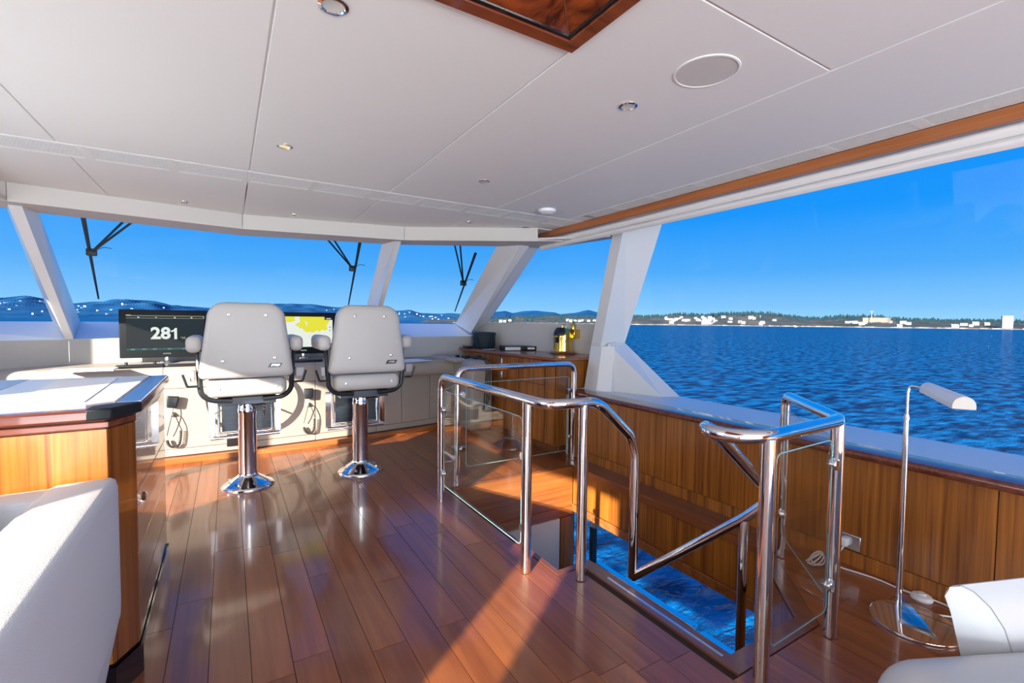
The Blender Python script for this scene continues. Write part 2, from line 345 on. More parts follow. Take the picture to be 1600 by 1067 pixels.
def cone(bm, x, y, z, h, rr):
    v = [bm.verts.new((x + rr * math.cos(k * PI / 2.5), y + rr * math.sin(k * PI / 2.5), z)) for k in range(5)]; t = bm.verts.new((x, y, z + h))
    for k in range(5): bm.faces.new((v[k], v[(k + 1) % 5], t))
for (HH, lo, hi, cnt, tmin) in ((HD, 43.5, 85, 1500, .35), (HE, 24, 46, 700, .1)):
    for i in range(cnt):
        a = random.uniform(lo, hi); t = random.choice([random.uniform(.62, .84), random.uniform(tmin, .84)]); d, z = HH(a, t); ra = math.radians(a)
        if noise.noise(Vector((a * .9, t * 4, 0))) < -.08 and t < .65: continue
        h = random.uniform(5, 11) * (1.25 if 63 < a < 67.5 or 55 < a < 60 else 1)
        cone(b.bm, d * math.sin(ra), d * math.cos(ra), z - 1, h, random.uniform(2.5, 5))
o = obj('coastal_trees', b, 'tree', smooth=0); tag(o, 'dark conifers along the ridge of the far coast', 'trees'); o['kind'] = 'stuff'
def house(a, d, H, w, dp, h, m='house', name='house', label='small white house on the far wooded coast', group='houses on the far coast', roof=True, cat='house', base=None):
    z = base if base is not None else H(a, max(.02, (d - 1340) / (1900 - 1340 if H is HD else 460)))[1]
    ra = math.radians(a); c = Vector((d * math.sin(ra), d * math.cos(ra), z - 2))
    t = thing(name, c, label, cat, group)
    rot = Matrix.Rotation(-ra + random.uniform(-.4, .4), 4, 'Z')
    q = B().box(-w / 2, w / 2, -dp / 2, dp / 2, 0, h + 2); q.bm.transform(rot); q.bm.transform(Matrix.Translation(c)); obj('walls', q, m, t, smooth=0)
    if roof:
        q = B().hull8([(-w * .54, -dp * .56, h + 2), (-w * .54, dp * .56, h + 2), (-w * .54, 0, h + 2 + dp * .38)], [(w * .54, -dp * .56, h + 2), (w * .54, dp * .56, h + 2), (w * .54, 0, h + 2 + dp * .38)])
        q.bm.transform(rot); q.bm.transform(Matrix.Translation(c)); obj('roof', q, 'roof', t, smooth=0)
    return t, rot, c
rs = random.Random(3)
for i in range(62):
    z = rs.random()
    a = rs.uniform(49, 56) if z < .42 else rs.uniform(56, 60.5) if z < .6 else rs.uniform(66.5, 71.5) if z < .85 else rs.uniform(74, 76.5) if z < .93 else rs.uniform(72, 84)
    d = rs.uniform(1365, 1500) if a > 66 else rs.uniform(1365, 1600)
    house(a, d, HD, rs.uniform(5, 12), rs.uniform(6, 9), rs.uniform(2.5, 4.5), 'house' if rs.random() < .8 else 'house2')
for a, d in ((29.8, 1375), (30.3, 1380), (30.9, 1375), (37.9, 1370), (38.3, 1375), (38.8, 1380), (39.3, 1372), (39.7, 1390), (40.4, 1380), (41.1, 1385), (41.9, 1375)):
    house(a, d + rs.uniform(0, 60), HE, rs.uniform(6, 10), 8, rs.uniform(2.5, 4.5), 'house', label='small white house on the forested shore beyond the brass lamp', group='houses on the forested shore')
for i in range(70):
    a = rs.uniform(-17, -5) if i < 45 else rs.uniform(8, 24); HH = HB if a < 14 else HC; t = rs.uniform(.03, .5); d, z = HH(a, t)
    house(a, d, HH, rs.uniform(6, 18), 10, rs.uniform(4, 8), 'house', label='tiny white house dotting the blue hillside ahead', group='houses on the hillside ahead', roof=False, base=z)
t, rot, c = house(53.7, 1372, HD, 24, 20, 5, 'house', 'boathouse', 'largest white gabled building at the far waterline', None, True, 'building')
t, rot, c = house(77.6, 1365, HD, 15, 15, 25, 'house', 'apartment_tower', 'tall white apartment tower at right end of the far shore', None, False, 'building')
q = B()
for k in range(8): q.box(-4, 4, -7.8, -7.4, 4 + k * 2.8, 5.3 + k * 2.8)
q.bm.transform(rot); q.bm.transform(Matrix.Translation(c)); obj('window_band', q, 'win', t, smooth=0)
t, rot, c = house(68.9, 1480, HD, 52, 18, 10, 'house2', 'apartment_block', 'long brown flat roofed block under a crane on the far ridge', None, False, 'building')
t = thing('tower_crane', c + Vector((0, 0, 10)), 'thin tower crane above the long brown block on the far ridge', 'crane')
obj('mast', B().box(c.x - 26, c.x - 25, c.y, c.y + 1, c.z, c.z + 27), 'grey', t, smooth=0); obj('jib', B().box(c.x - 34, c.x - 14, c.y, c.y + 1, c.z + 27, c.z + 28), 'grey', t, smooth=0)
ra = math.radians(62.12); c = Vector((1150 * math.sin(ra), 1150 * math.cos(ra), SEA))
t = thing('motorboat', c, 'small white motorboat on the water before the headland', 'boat')
obj('hull', B().hull8([(c.x - 5, c.y - 3, c.z), (c.x + 5, c.y - 3.5, c.z), (c.x + 5, c.y + 3, c.z)], [(c.x - 6, c.y - 3.6, c.z + 1.6), (c.x + 6, c.y - 4, c.z + 1.6), (c.x + 6, c.y + 3.4, c.z + 1.6)]), 'house', t, smooth=0)
obj('cabin', B().box(c.x - 1, c.x + 3, c.y - 2, c.y + 1, c.z + 1.6, c.z + 3.4), 'house', t, smooth=0)

# ------------------------------------------------------------------ floor
def clip(poly, nx, ny, d):      # keep nx*x+ny*y <= d
    o = []
    for i in range(len(poly)):
        p, q = poly[i], poly[(i + 1) % len(poly)]; a = nx * p[0] + ny * p[1] - d; c = nx * q[0] + ny * q[1] - d
        if a <= 0: o.append(p)
        if (a < 0 < c) or (c < 0 < a): t = a / (a - c); o.append((p[0] + (q[0] - p[0]) * t, p[1] + (q[1] - p[1]) * t))
    return o
fb = B()
for x0, x1, y0, y1 in ((-2.6, 1.44, -3.6, 6.2), (1.44, 2.66, 3.34, 6.2), (2.66, 3.6, -3.6, 6.2), (1.44, 2.66, -3.6, 1.04), (1.44, 1.62, 1.04, 1.90)): fb.box(x0, x1, y0, y1, -.05, -.008)
fb.prism([(2.12, 1.04), (2.66, 1.04), (2.66, 1.58)], -.05, -.008)
floor = struct(obj('floor', fb, 'groove', smooth=0))
W = .1365; G = .0011; xs0 = 1.424 - 17 * W; rp = random.Random(11)
def plank(poly, name='plank', m='floor', z=0.0):
    if len(poly) < 3: return
    ar = abs(sum(poly[i][0] * poly[(i + 1) % len(poly)][1] - poly[(i + 1) % len(poly)][0] * poly[i][1] for i in range(len(poly)))) / 2
    if ar < .002: return
    b = B().prism(poly, -.009, z); obj(name, b, m, floor, smooth=0)
hole_cols = []
for k in range(0, 28):
    x0, x1 = xs0 + k * W, xs0 + (k + 1) * W
    if k < 17: spans = [(-.75, 5.3)]
    elif x0 < 1.56: spans = [(-.75, 1.885), (3.33, 5.3)]
    elif x0 < 2.64: spans = [(-.75, 1.75), (3.33, 5.3)]
    else: spans = [(-.75, 5.3)]
    for (a, c) in spans:
        y = a - rp.uniform(0, 1.2)
        while y < c:
            ln = rp.choice([.95, 1.15, 1.35, 1.55]); y0, y1 = max(a, y), min(c, y + ln); y += ln
            if y1 - y0 < .02: continue
            poly = [(x0 + G, y0 + G), (x1 - G, y0 + G), (x1 - G, y1 - G), (x0 + G, y1 - G)]
            if k >= 17 and c < 2:      # aft part beside the stair opening: cut along its edge and chamfer
                if x0 < 1.50:
                    A = clip(clip(poly, 1, 0, 1.595), 0, 1, 1.885); plank(A)
                    Bq = clip(clip(poly, -1, 0, -1.595), 0, 1, .995); plank(Bq); continue
                poly1 = clip(clip(poly, 0, 1, .995), 1, 0, 2.17); plank(poly1)
                poly2 = clip(clip(poly, -1, 0, -2.17), -.7071, .7071, -.7071 * 1.175); plank(poly2); continue
            plank(poly)
rest = B().box(-2.6, xs0, -3.6, 5.6, -.009, 0).box(xs0, 2.85, -3.6, -.75, -.009, 0)
obj('outer_planking', rest, 'floor', floor, smooth=0)
for p in ([(1.43, 1.89), (1.46, 1.925), (1.46, 3.32), (1.43, 3.35)], [(1.43, 1.89), (1.60, 1.89), (1.672, 1.925), (1.46, 1.925)],
          [(1.60, 1.0), (1.672, 1.08), (1.672, 1.925), (1.60, 1.89)], [(1.60, 1.0), (2.17, 1.0), (2.137, 1.08), (1.672, 1.08)],
          [(2.17, 1.0), (2.66, 1.49), (2.66, 1.60), (2.137, 1.08)], [(1.43, 3.35), (1.46, 3.32), (2.66, 3.32), (2.66, 3.35)]):
    plank(p, 'border_board', 'floorb', .003)
obj('metal_nosing', B().box(1.628, 1.641, 1.09, 1.74, .003, .0045), 'satin', floor, smooth=0)
plank([(2.66, 1.60), (2.85, 1.60), (2.85, 3.35), (2.66, 3.35)], 'ledge_board', 'floorb', .004)

# ------------------------------------------------------------------ stair opening
b = B().box(1.42, 1.458, 1.90, 3.36, -2.4, -.01).box(1.58, 1.668, 1.0, 1.925, -2.4, -.01).box(1.42, 1.66, 1.885, 1.92, -2.4, -.01)
wl = struct(obj('wall_port_of_stairs', b, 'veneer', smooth=0))
wf = struct(obj('wall_forward_of_stairs', B().box(1.42, 2.70, 3.325, 3.36, -2.4, -.01), 'veneer', smooth=0))
obj('panel', B().box(1.46, 2.665, 3.315, 3.325, -.36, -.012), 'venx', wf, smooth=0)
obj('moulding', B().box(1.46, 2.665, 3.305, 3.325, -.45, -.372), 'venx', wf, smooth=0)
obj('white_panel', B().box(1.62, 2.515, 3.30, 3.325, -1.6, -.46), 'hull', wf, smooth=0)
obj('corner_panel', B().box(2.53, 2.665, 3.30, 3.325, -1.6, -.46), 'veneer', wf, smooth=0)
ws = struct(obj('wall_starboard_of_stairs', B().box(2.70, 2.74, .6, 3.36, -.44, -.03), 'groove', smooth=0))
for i, (a, c) in enumerate(((.6, 1.40), (1.404, 2.30), (2.304, 3.315))): obj('panel', B().box(2.675, 2.70, a, c, -.352, -.012), 'veneer', ws, smooth=0)
obj('moulding', B().box(2.665, 2.74, .6, 3.32, -.425, -.358), 'venx', ws, smooth=0, bevel=.004)
obj('top_moulding', B().box(2.655, 2.70, .9, 3.34, -.06, -.002), 'venh', ws, smooth=0, bevel=.004)
b = B().box(1.60, 2.1, .985, 1.0, -2.4, -.01).hull8([(2.10, .99, -2.4), (2.67, 1.56, -2.4), (2.69, 1.54, -2.4), (2.12, .97, -2.4)], [(2.10, .99, -.01), (2.67, 1.56, -.01), (2.69, 1.54, -.01), (2.12, .97, -.01)])
struct(obj('wall_aft_of_stairs', b, 'veneer', smooth=0))
wb = struct(obj('window_1', B().box(2.715, 2.725, .6, 3.3, -1.6, -.44), 'glass', smooth=0))
obj('mullion', B().box(2.70, 2.75, 3.07, 3.11, -1.6, -.44), 'black', wb)
obj('sill_rail', B().box(2.70, 2.76, 2.03, 3.05, -.815, -.785), 'chrome', wb, bevel=.006)
obj('sill_rail', B().box(2.70, 2.76, 1.0, 1.99, -.83, -.80), 'chrome', wb, bevel=.006)
struct(obj('wall_lower_starboard', B().box(2.72, 2.78, .6, 3.4, -2.4, -1.0), 'hull', smooth=0))
struct(obj('floor_lower', B().box(1.42, 2.78, .6, 3.4, -2.45, -2.4), 'floorb', smooth=0))

# ------------------------------------------------------------------ starboard side: panelling, cap, sill, windows, blind
wr = struct(obj('wall_starboard', B().box(2.858, 2.98, -3.6, 3.63, -.05, .60), 'groove', smooth=0))
for a, c in ((-3.6, -1.2), (-1.196, -.25), (-.246, .62), (.624, 1.52), (1.524, 2.42), (2.424, 3.62)):
    obj('panel', B().box(2.850, 2.862, a, c, .088, .60), 'veneer', wr, smooth=0)
obj('toe_panel', B().box(2.850, 2.860, -3.6, 3.62, .002, .084), 'veneer', wr, smooth=0)
obj('cap_rail', B().rbox((2.885, .01, .620), (.19, 7.2, .045), .018), 'darktrim', wr)
sl = B().prism([(2.97, -3.6), (3.47, -3.6), (3.47, 3.6), (2.97, 3.6)], .60, .638)
obj('window_sill', sl, 'sill', wr, smooth=0)
# glazing on a plane leaning inboard: x = 3.46 - .2(z-.64)
def gx(z): return 3.465 - .2 * (z - .64)
w2 = struct(obj('window_2', B().hull8([(gx(.62), -3.6, .62), (gx(.62), 3.0, .62), (gx(2.24), 3.0, 2.24), (gx(2.24), -3.6, 2.24)], [(gx(.62) + .012, -3.6, .62), (gx(.62) + .012, 3.0, .62), (gx(2.24) + .012, 3.0, 2.24), (gx(2.24) + .012, -3.6, 2.24)]), 'glass', smooth=0))
# side post (leaning, with triangular gusset) : outline on the glass plane, front face inboard
o2 = [(2.80, .64), (3.41, 1.10), (2.80, 2.16), (3.10, 2.16), (3.72, 1.27), (3.72, .64)]
def post(outer, inner_x, inset, m, name, parent=None):
    b = B(); a = [(gx(z), y, z) for y, z in outer]; c = [(inner_x(z), y + d, z) for (y, z), d in zip(outer, inset)]
    b.hull8(a, c); return obj(name, b, m, parent, smooth=0)
tp = struct(obj('trim_1', B().hull8([(gx(1.08), 3.42, 1.08), (gx(2.24), 2.73, 2.24), (gx(2.24), 3.07, 2.24), (gx(1.08), 3.80, 1.08)],
     [(3.10, 3.46, 1.06), (2.85, 2.89, 2.22), (2.85, 3.01, 2.22), (3.10, 3.60, 1.06)]), 'white', smooth=0))
obj('lower_column', B().hull8([(3.44, 3.42, .63), (3.10, 3.30, .63), (3.02, 3.42, .63), (3.02, 3.60, .63), (3.44, 3.80, .63)], [(gx(1.1), 3.42, 1.08), (3.16, 3.33, 1.07), (3.10, 3.44, 1.06), (3.10, 3.60, 1.06), (gx(1.1), 3.80, 1.08)]), 'white', tp, smooth=0)
obj('gusset', B().hull8([(gx(.64), 2.80, .632), (gx(.64), 3.45, .632), (gx(1.1), 3.42, 1.10)], [(gx(.64) - .16, 2.86, .632), (3.12, 3.42, .632), (3.14, 3.40, 1.09)]), 'white', tp, smooth=0)
# forward side wall, narrowing towards the bow
def slab(pa, pb, t, z0, z1):      # vertical slab between plan points, thickness outward (left normal)
    d = Vector((pb[0] - pa[0], pb[1] - pa[1])).normalized(); nn = Vector((d.y, -d.x)) * t
    return [(pa[0], pa[1], z0), (pb[0], pb[1], z0), (pb[0] + nn.x, pb[1] + nn.y, z0), (pa[0] + nn.x, pa[1] + nn.y, z0)], [(pa[0], pa[1], z1), (pb[0], pb[1], z1), (pb[0] + nn.x, pb[1] + nn.y, z1), (pa[0] + nn.x, pa[1] + nn.y, z1)]
struct(obj('wall_starboard_forward', B().hull8(*slab((3.43, 3.55), (2.93, 5.75), -.06, 0, 1.278)).box(2.85, 3.45, 3.6, 3.66, 0, .64), 'fascia', smooth=0))
struct(obj('window_3', B().hull8([(3.36, 3.6, 1.27), (2.945, 5.46, 1.27), (2.80, 4.2, 2.16), (3.14, 2.9, 2.16)], [(3.372, 3.6, 1.27), (2.957, 5.47, 1.27), (2.812, 4.2, 2.16), (3.152, 2.9, 2.16)]), 'glass', smooth=0))
# header and rolled blind
hd = struct(obj('trim_2', B().box(2.60, 2.626, -3.6, 3.83, 2.093, 2.15), 'header', smooth=0, bevel=.003))
t = thing('roller_blind', (2.68, .2, 1.99), 'rolled up white fabric blind above the big side window', 'blind')
def bl(zt, zb, xo):
    def f(u, v):
        y = -3.55 + 7.4 * u; s = math.sin(v * PI)
        return (xo - .028 * s + .004 * noise.noise(Vector((y * 2.1, v * 2, 0))), y, zt + (zb - zt) * v + .002 * noise.noise(Vector((y * 3, 1, 0))))
    return f
obj('upper_fold', B().grid(bl(2.098, 2.046, 2.655), 120, 8), 'blind', t); obj('lower_fold', B().grid(bl(2.046, 1.999, 2.660), 120, 8), 'blind', t)
obj('backing', B().box(2.662, 2.68, -3.55, 3.85, 2.015, 2.10), 'blind', t, smooth=0)
struct(obj('trim_3', B().hull8([(2.627, -3.6, 2.125), (3.35, -3.6, 2.26), (3.35, -3.6, 2.29), (2.627, -3.6, 2.16)], [(2.627, 3.9, 2.125), (3.35, 3.9, 2.26), (3.35, 3.9, 2.29), (2.627, 3.9, 2.16)]), 'fascia', smooth=0))

# ------------------------------------------------------------------ ceiling
CZ = 2.15
ce = struct(obj('ceiling', B().box(-2.7, -.69, -3.6, 3.5, CZ + .006, CZ + .05).box(-.69, .935, 1.2, 4.0, CZ + .006, CZ + .05).box(-.69, .935, -3.6, -.9, CZ + .006, CZ + .05).box(.935, 2.62, -3.6, 3.5, CZ + .006, CZ + .05)
     .prism([(-2.4, 3.5), (-1.2, 4.27), (.12, 4.47), (1.4, 4.25), (2.42, 3.61), (2.62, 3.61), (2.62, 3.5)], CZ + .006, CZ + .05).box(2.3, 2.62, 3.615, 4.2, CZ, CZ + .05), 'ceilgap', smooth=0))
g = .003
def cpanel(pts):
    b = B().prism(pts, CZ, CZ + .016); obj('panel', b, 'ceil', ce, smooth=0, bevel=.0025)
for x0, x1, ys in ((-2.6, -1.505, (-3.6, -.9, 1.2, 3.155)), (-1.505, -.70, (-3.6, -.9, 1.2, 3.155)), (-.70, .122, (-3.6, -.95)), (.122, .935, (-3.6, -.95)), (-.70, .122, (1.2, 3.155)), (.122, .935, (1.2, 3.155)),
                   (.935, 1.749, (-3.6, -.9, .835, 3.155)), (1.749, 2.44, (-3.6, -.9, 3.155))):
    if x0 in (-1.505,): ys = (-3.6, -.9, 3.155)
    for a, c in zip(ys, ys[1:]): cpanel([(x0 + g, a + g), (x1 - g, a + g), (x1 - g, c - g), (x0 + g, c - g)])
cpanel([(2.443, 2.95), (2.595, 2.95), (2.595, 3.155), (2.443, 3.155)])
FE = [(-2.45, 3.45), (-1.216, 4.262), (.12, 4.462), (1.405, 4.243), (2.44, 3.585), (2.60, 3.585)]
def fey(x):
    for (xa, ya), (xb, yb) in zip(FE, FE[1:]):
        if x <= xb: return ya + (yb - ya) * (x - xa) / (xb - xa)
    return FE[-1][1]
for x0, x1 in ((-2.44, -1.505), (-1.505, -.70), (-.70, .122), (.122, .935), (.935, 1.715), (1.715, 2.597)):
    mids = [x for x, y in FE if x0 < x < x1]
    cpanel([(x0 + g, 3.398), (x1 - g, 3.398)] + [(x, fey(x)) for x in [x1 - g] + mids[::-1] + [x0 + g]])
def grille(x0, x1, y0, y1, along):
    b = B(); k = 8
    for i in range(k):
        if along == 'x': a = y0 + .014 + (y1 - y0 - .028) * (i + .5) / k; b.box(x0 + .012, x1 - .012, a - .0075, a + .0075, CZ, CZ + .0012)
        else: a = x0 + .014 + (x1 - x0 - .028) * (i + .5) / k; b.box(a - .0042, a + .0042, y0 + .012, y1 - .012, CZ, CZ + .0012)
    wx, wy = (.02, .012) if along == 'x' else (.010, .022)
    fr = B().box(x0, x1, y0, y0 + wy, CZ - .0005, CZ + .0058).box(x0, x1, y1 - wy, y1, CZ - .0005, CZ + .0058).box(x0, x0 + wx, y0 + wy, y1 - wy, CZ - .0005, CZ + .0058).box(x1 - wx, x1, y0 + wy, y1 - wy, CZ - .0005, CZ + .0058)
    o = obj('vent_frame', fr, 'ceil', ce, smooth=0); s = obj('slats', b, 'ceil', o, smooth=0); s['kind'] = 'stuff'
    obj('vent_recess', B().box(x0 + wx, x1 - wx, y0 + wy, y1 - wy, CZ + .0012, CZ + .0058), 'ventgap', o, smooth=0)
x = -2.445
while x < 2.35: grille(x, x + .3652, 3.16, 3.393, 'x'); x += .3657
y = -3.5
while y < 2.7: grille(2.446, 2.594, y, y + .3615, 'y'); y += .362
# coffer of figured wood
cf = struct(obj('trim_4', B().box(-.69, .935, 1.155, 1.2, CZ - .012, CZ + .03).box(-.69, .935, -.9, -.855, CZ - .012, CZ + .03).box(-.69, -.645, -.855, 1.155, CZ - .012, CZ + .03).box(.89, .935, -.855, 1.155, CZ - .012, CZ + .03), 'mahog', smooth=0, bevel=.002))
for (x0, x1, y0, y1) in ((-.645, .89, 1.143, 1.155), (-.645, .89, -.855, -.843), (-.645, -.633, -.843, 1.143), (.878, .89, -.843, 1.143)):
    obj('bead', B().box(x0, x1, y0, y1, CZ - .008, CZ + .03), 'blackgl', cf, smooth=0, bevel=.003)
I0, I1, J0, J1 = -.633, .878, -.843, 1.143; k = .22
for q in (((I0, J1), (I1, J1), (I1 - k, J1 - k), (I0 + k, J1 - k)), ((I1, J1), (I1, J0), (I1 - k, J0 + k), (I1 - k, J1 - k)), ((I1, J0), (I0, J0), (I0 + k, J0 + k), (I1 - k, J0 + k)), ((I0, J0), (I0, J1), (I0 + k, J1 - k), (I0 + k, J0 + k))):
    (a, c, d, e) = q; b = B(); b.hull8([(a[0], a[1], CZ), (c[0], c[1], CZ), (d[0], d[1], CZ + .09), (e[0], e[1], CZ + .09)], [(a[0], a[1], CZ + .02), (c[0], c[1], CZ + .02), (d[0], d[1], CZ + .11), (e[0], e[1], CZ + .11)])
    obj('sloping_panel', b, 'burl', cf, smooth=0)
obj('top_panel', B().box(I0 + k, I1 - k, J0 + k, J1 - k, CZ + .09, CZ + .11), 'burl', cf, smooth=0)
for (px, py, dx, dy) in ((I1, J1, -k, -k), (I0, J1, k, -k), (I1, J0, -k, k), (I0, J0, k, k)): obj('inlay_line', B().tube([(px, py, CZ - .001), (px + dx, py + dy, CZ + .088)], .0022, seg=6), 'satin', cf)
# lamps, speaker, detector
def downlight(x, y, label, r=.034, warm=False):
    t = thing('downlight', (x, y, CZ), label, 'lamp', None)
    obj('bezel', B().lathe([(r * .70, -.001), (r * .78, -.006), (r, -.004), (r * 1.02, .001)], (x, y, CZ), 28, cap=False), 'chrome', t)
    obj('lens', B().lathe([(.001, -.0012), (r * .5, -.0016), (r * .76, -.003)], (x, y, CZ - .0005), 24, cap=False), 'glowlamp' if warm else 'lens', t)
downlight(.258, 1.378, 'large chrome ceiling downlight at top edge left of the wood coffer', .040)
downlight(.255, 2.60, 'ceiling downlight with yellowish lens over the near helm chair', .036, True)
downlight(1.35, 2.58, 'dark rimmed ceiling downlight near the smoke detector')
downlight(1.36, 1.383, 'chrome ceiling downlight beside the round speaker', .036)
downlight(-.252, 4.24, 'small chrome downlight above the dark compass screen'); downlight(.484, 4.24, 'small chrome downlight above the chart screen'); downlight(1.80, 3.70, 'small white downlight near the corner window post', .03)
t = thing('ceiling_speaker', (1.40, 1.06, CZ), 'round white flush speaker in the ceiling', 'speaker')
obj('grille', B().lathe([(.001, -.002), (.098, -.002)], (1.40, 1.06, CZ), 48, cap=False), plain('speaker_mesh', (.62, .61, .60), .7, bump=.8, bscale=900), t); obj('rim', B().lathe([(.098, -.001), (.100, -.004), (.106, -.003), (.108, .001)], (1.40, 1.06, CZ), 48, cap=False), 'ceil', t)
t = thing('smoke_detector', (2.10, 2.97, CZ), 'white smoke detector on the ceiling near the side window', 'smoke detector')
obj('body', B().lathe([(.001, -.034), (.040, -.034), (.062, -.022), (.066, -.012), (.066, 0)], (2.10, 2.97, CZ), 32), 'whitep', t)
obj('slots', B().lathe([(.062, -.0245), (.0635, -.0205)], (2.10, 2.97, CZ), 32, cap=False), 'grey', t)

# ------------------------------------------------------------------ windscreen: fascia, soffit, posts, glazing, sill, dash wall
fa = struct(obj('trim_5', B().box(-.1, .1, 4.6, 4.7, CZ + .02, CZ + .04), 'fascia', smooth=0))
FF = [(-3.0, 3.05), (-1.19, 4.258), (.118, 4.468), (1.40, 4.236), (2.44, 3.590)]
for pa, pb in zip(FF, FF[1:]):
    d = Vector((pb[0] - pa[0], pb[1] - pa[1])).normalized() * .002
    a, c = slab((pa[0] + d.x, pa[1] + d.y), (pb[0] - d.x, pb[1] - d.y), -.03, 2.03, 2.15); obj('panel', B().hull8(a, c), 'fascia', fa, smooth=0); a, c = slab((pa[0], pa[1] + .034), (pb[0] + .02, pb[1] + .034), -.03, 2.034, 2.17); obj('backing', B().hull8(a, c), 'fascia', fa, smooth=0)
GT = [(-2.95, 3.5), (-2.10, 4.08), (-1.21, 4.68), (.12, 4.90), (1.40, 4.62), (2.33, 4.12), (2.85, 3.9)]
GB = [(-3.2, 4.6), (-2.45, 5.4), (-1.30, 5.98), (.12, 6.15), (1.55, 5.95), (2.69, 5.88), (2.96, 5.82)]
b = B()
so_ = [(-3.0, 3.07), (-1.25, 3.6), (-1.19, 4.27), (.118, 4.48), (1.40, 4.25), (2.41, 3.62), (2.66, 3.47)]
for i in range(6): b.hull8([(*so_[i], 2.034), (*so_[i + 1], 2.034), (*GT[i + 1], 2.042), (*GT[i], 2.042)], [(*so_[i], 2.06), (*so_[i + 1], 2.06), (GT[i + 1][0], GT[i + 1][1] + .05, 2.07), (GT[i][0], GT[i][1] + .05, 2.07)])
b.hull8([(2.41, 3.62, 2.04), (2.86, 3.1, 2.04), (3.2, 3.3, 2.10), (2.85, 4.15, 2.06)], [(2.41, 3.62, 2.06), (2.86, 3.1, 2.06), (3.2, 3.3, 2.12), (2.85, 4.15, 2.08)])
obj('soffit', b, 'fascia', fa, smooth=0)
ZT, ZB = 2.04, 1.255
def glaze(n, i, j):
    pts = [(*GT[k], ZT) for k in range(i, j + 1)] + [(*GB[k], ZB) for k in range(j, i - 1, -1)]
    b = B()
    for k in range(i, j):
        a = [Vector((*GT[k], ZT)), Vector((*GT[k + 1], ZT)), Vector((*GB[k + 1], ZB)), Vector((*GB[k], ZB))]; nn = Vector((0, .01, .008)); b.hull8(a, [p + nn for p in a])
    return struct(obj('window_%d' % n, b, 'glass', smooth=0))
glaze(4, 0, 2); glaze(5, 2, 4); glaze(6, 4, 6)
def fpost(n, top, bot, wd, dep, skew=0, m='white', tw=None):
    # top/bot: centre of outer face at glass; wd along the windscreen, dep inboard
    T, Bm = Vector((*top, ZT)), Vector((*bot, ZB)); ax = Vector((1, skew, 0)).normalized(); inn = Vector((ax.y, -ax.x, 0)).normalized()
    if inn.y > 0: inn = -inn
    dn = Vector((0, 0, -1))
    a = [T - ax * wd / 2, T + ax * wd / 2, T + ax * wd * .28 + inn * dep, T - ax * wd * .28 + inn * dep]
    low = inn * dep + Vector((0, 0, -dep * .62))
    c = [Bm - ax * wd / 2, Bm + ax * wd / 2, Bm + ax * wd * .28 + low, Bm - ax * wd * .28 + low]
    return struct(obj('trim_%d' % n, B().hull8(a, c), m, smooth=0))
# left post
def cpost(n, T4, B4, m='white'):
    return struct(obj('trim_%d' % n, B().hull8(T4, B4), m, smooth=0))
cpost(6, [(-1.30, 4.66, ZT), (-1.15, 4.70, ZT), (-1.17, 4.44, ZT - .0), (-1.235, 4.43, ZT)], [(-1.40, 6.0, ZB), (-1.21, 6.02, ZB), (-1.165, 5.56, 1.103), (-1.215, 5.55, 1.103)])
cpost(7, [(1.31, 4.66, ZT), (1.47, 4.60, ZT), (1.41, 4.36, ZT), (1.36, 4.36, ZT)], [(1.44, 5.96, ZB), (1.575, 5.93, ZB), (1.485, 5.60, 1.10), (1.43, 5.60, 1.10)])
cpost(8, [(2.31, 4.14, ZT), (2.56, 4.02, ZT), (2.56, 3.92, ZT), (2.46, 3.92, ZT)], [(2.66, 5.89, ZB), (2.84, 5.80, ZB), (2.81, 5.58, 1.153), (2.715, 5.53, 1.133)])
cpost(9, [(2.58, 4.02, 2.05), (2.76, 4.0, 2.09), (2.80, 4.16, 2.09), (2.58, 4.15, 2.05)], [(2.82, 5.60, 1.195), (2.925, 5.47, 1.275), (2.99, 5.56, 1.275), (2.82, 5.72, 1.26)])
# sill and dash wall
SL = [(-3.0, 5.0), (-2.55, 5.15), (-1.20, 5.58), (.12, 5.70), (1.70, 5.58), (2.72, 5.52), (2.96, 5.60)]
wfr = struct(obj('wall_forward', B().box(-3, 3, 6.25, 6.3, 0, 1.2), 'hull', smooth=0))
for i in range(6):
    a, c = SL[i], SL[i + 1]; A_, C_ = GB[i], GB[i + 1]
    b = B().hull8([(a[0], a[1], 1.10), (c[0], c[1], 1.10), (C_[0], C_[1] + .03, 1.252), (A_[0], A_[1] + .03, 1.252)], [(a[0], a[1], 1.08), (c[0], c[1], 1.08), (C_[0], C_[1] + .03, 1.22), (A_[0], A_[1] + .03, 1.22)])
    obj('window_sill', b, 'sill', wfr, smooth=0)
    d = Vector((c[0] - a[0], c[1] - a[1])).normalized() * .0015
    p, q = slab((a[0] + d.x, a[1] + d.y - .004), (c[0] - d.x, c[1] - d.y - .004), -.04, .84, 1.097); obj('dash_panel', B().hull8(p, q), 'dash', wfr, smooth=0)

